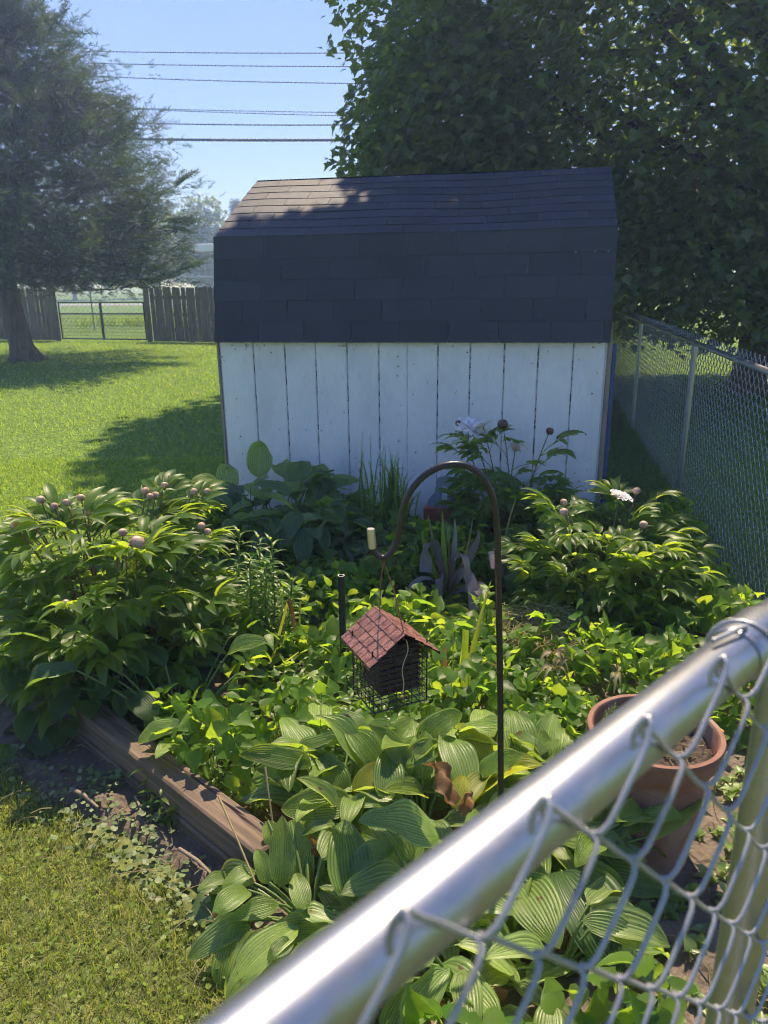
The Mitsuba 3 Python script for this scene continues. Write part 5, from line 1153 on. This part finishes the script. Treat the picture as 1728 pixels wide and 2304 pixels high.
# maple
def maple_leaf():
    o = [(0, 0), (.42, .05), (.34, .24), (.54, .40), (.24, .55), (0, 1.0)]
    o = o + [(-x, y) for x, y in o[1:-1][::-1]]; v = np.array([(0, .38)] + o); z = .22 * np.abs(v[:, 0]) - .25 * (v[:, 1] - .3) ** 2
    n = len(o); return np.column_stack([v, z]), np.array([[0, 1 + i, 1 + (i + 1) % n] for i in range(n)]), np.stack([.5 + v[:, 0] + .5, v[:, 1]], 1)
MV, MF, MUV = maple_leaf()
g = np.random.default_rng(88)
maple = thing('maple_tree', 'huge dense leafy maple tree behind the shed filling the upper right', 'tree')
MC, MRAD = V3(5.0, 11.0, 5.2), V3(5.7, 4.2, 5.0); MB0 = V3(5.55, 11.0, 0)
add('trunk', tube([MB0 - Z * .1, MB0 + Z * .15, MB0 + Z * .6, MB0 + Z * 1.6, MB0 + V3(-.1, 0, 4.0), MB0 + V3(0, .1, 8.4)], [.50, .40, .33, .30, .22, .05], 16), 'mat_bark', maple, smooth=True)
br = MB(); lob = []
for k in range(46):
    a_ = k * 2.39996; ze = -.75 + 1.7 * ((k + .5) / 46); rr = math.sqrt(max(.05, 1 - min(1, abs(ze)) ** 2)); tip = MC + MRAD * V3(math.cos(a_) * rr, math.sin(a_) * rr, ze) * .86 * g.uniform(.85, 1.05)
    b0 = MB0 + V3(-.05, 0, np.clip(tip[2] * .55, 1.6, 6.5)); br.add(*tube(limb_path(b0, tip, g, .12, 8, .2), np.linspace(.10, .012, 8), 6)); lob.append(tip)
add('branches', br.mesh(), 'mat_bark', maple, smooth=True, kind='stuff')
def crown_points(n, gen):
    d = gen.normal(size=(n, 3)); d /= np.linalg.norm(d, axis=1, keepdims=True); r = gen.random(n) ** (1 / 3.0) * .62 + .38 * gen.random(n) ** .35
    d_ = d * np.clip(r, 0, 1)[:, None]
    bump_ = .86 + .30 * meshkit.fbm(d * 3.1 + 5, 3, 3)
    return MC + d_ * MRAD * bump_[:, None]
pts = crown_points(88000, g)
for c_, r_, n_ in (((2.1, 8.85, 6.8), (2.3, 1.6, 2.0), 26000), ((.9, 14.2, 9.3), (3.4, 2.4, 2.6), 15000), ((.75, 9.6, 3.0), (1.25, 1.3, 1.6), 8500), ((3.0, 9.0, 7.2), (2.2, 1.8, 2.2), 14000), ((.15, 7.85, 8.0), (1.2, .40, .5), 4500), ((-.4, 13.4, 10), (1.9, 3.0, 1.8), 16000)):
    d = g.normal(size=(n_, 3)); d /= np.linalg.norm(d, axis=1, keepdims=True)
    pts = np.vstack([pts, V3(*c_) + d * (g.random(n_) ** .4)[:, None] * V3(*r_) * (.8 + .4 * meshkit.fbm(d * 2.5 + c_[0], 3, 4))[:, None]])
thin = meshkit.noise(pts * 1.15, 12)
# hanging skirts of lower boughs
sk_ = np.column_stack([g.uniform(.2, 10.5, 24000), g.uniform(7.9, 14.2, 24000), g.uniform(.75, 3.0, 24000)]); sk_ = sk_[(meshkit.noise(sk_ * [1.1, 1.1, .3], 4) > .33) & (sk_[:, 2] > .70 + 1.1 * meshkit.noise(sk_ * [1.4, 1.4, 0], 9)) & (((sk_[:, 0] - 5) / 6.0) ** 2 + ((sk_[:, 1] - 11) / 3.6) ** 2 < 1)]
pts = np.vstack([pts[thin > .23], sk_]); pts = pts[(pts[:, 2] < 7.0) | (g.random(len(pts)) < .34)]; pts = pts[(pts[:, 0] < 7.5) | (g.random(len(pts)) < .35)]; pts = pts[(pts[:, 1] < 12.8) | (g.random(len(pts)) < .85)]; pts = pts[pts[:, 2] > .7]; n = len(pts)
rel = (pts - MC) / MRAD; outer = np.linalg.norm(rel, axis=1)
out = np.arctan2(rel[:, 1], rel[:, 0]) - math.pi / 2
v, f, uv = scatter(MV, MF, MUV, pts, rots(out + g.normal(0, .9, n), g.normal(-.45, .40, n), g.normal(0, .45, n)), g.uniform(.09, .15, n) * np.where(pts[:, 2] > 7.0, 1.75, 1.0), g)
add('crown', (v, f), 'mat_maple', maple, uv=uv, kind='stuff', label='dense green crown of lobed leaves')
# distant trees
def far_tree(label, base, height, rad, n, seed, mat='mat_far_tree', conifer=False, trunk=.3, leaf=.45):
    g = np.random.default_rng(seed); key = thing('conifer_tree' if conifer else 'distant_tree', label, 'tree'); B = V3(*base, 0)
    add('trunk', tube([B - Z * .1, B + Z * height * .4, B + Z * height * .92], [trunk, trunk * .7, .05], 8), 'mat_bark', key, smooth=True)
    d = g.normal(size=(n, 3)); d /= np.linalg.norm(d, axis=1, keepdims=True); r = g.random(n) ** .45
    if conifer:
        h = g.random(n) ** .8; rr = rad * (1 - h) * np.sqrt(g.random(n)); a_ = g.uniform(0, 6.28, n); pos = B + np.stack([rr * np.cos(a_), rr * np.sin(a_), height * (.12 + .88 * h)], 1)
    else:
        k = .75 + .5 * meshkit.fbm(d * 2.6 + seed, 3, seed); pos = B + Z * height * .58 + d * r[:, None] * k[:, None] * V3(rad, rad, height * .42)
        pos = pos[meshkit.noise(pos * (3.5 / rad), seed) > .30]
    n = len(pos); v, f, uv = scatter(SPV if conifer else MV, SPF if conifer else MF, SPUV if conifer else MUV, pos, rots(g.uniform(0, 6.28, n), g.normal(-.3, .5, n), g.normal(0, .5, n)), g.uniform(.6, 1.2, n) * leaf, g)
    add('crown', (v, f), mat, key, uv=uv, kind='stuff')
far_tree('pale green distant tree just left of the shed roof', (-15.8, 70), 9.2, 2.6, 2600, 1, leaf=.5)
far_tree('pointed dark conifer top rising behind the shed roof corner', (-13.4, 74), 9.0, 1.8, 2600, 2, mat='mat_cedar', conifer=True, leaf=.7)
for i, (x, y, h, r) in enumerate([(-62, 95, 11, 7), (-50, 100, 12, 7), (-39, 98, 9.5, 6), (-30, 104, 11, 7), (-22, 100, 8, 5)]):
    far_tree(['far tree at the left end of the tree line behind the cedar', 'second far tree from the left in the tree line behind the cedar', 'middle far tree of the tree line behind the cedar', 'second far tree from the right in the tree line behind the cedar', 'rightmost far tree of the tree line behind the cedar'][i], (x, y), h, r, 2200, 10 + i, leaf=1.0)
for i, (x, y, h, r) in enumerate([(14, 60, 9, 5), (24, 66, 11, 6), (35, 62, 10, 6), (46, 70, 12, 7)]):
    far_tree(['first far tree seen through gaps under the maple', 'second far tree seen through gaps under the maple', 'third far tree seen through gaps under the maple', 'fourth far tree seen through gaps under the maple'][i], (x, y), h, r, 1800, 20 + i, leaf=1.0)

# ---------------------------------------------------------------- air
scene['air'] = {'type': 'homogeneous', 'albedo': 0.95, 'sigma_t': HAZE, 'phase': {'type': 'hg', 'g': 0.5}}
scene['haze'] = {'type': 'cube', 'to_world': T4().translate([0, 0, 8.0]).scale([1000, 1300, 9.5]), 'bsdf': {'type': 'null'}, 'interior': {'type': 'ref', 'id': 'air'}}
labels['haze'] = {'label': 'thin bright summer haze between the camera and the trees', 'category': 'haze', 'kind': 'stuff'}
scene['camera']['medium'] = {'type': 'ref', 'id': 'air'}
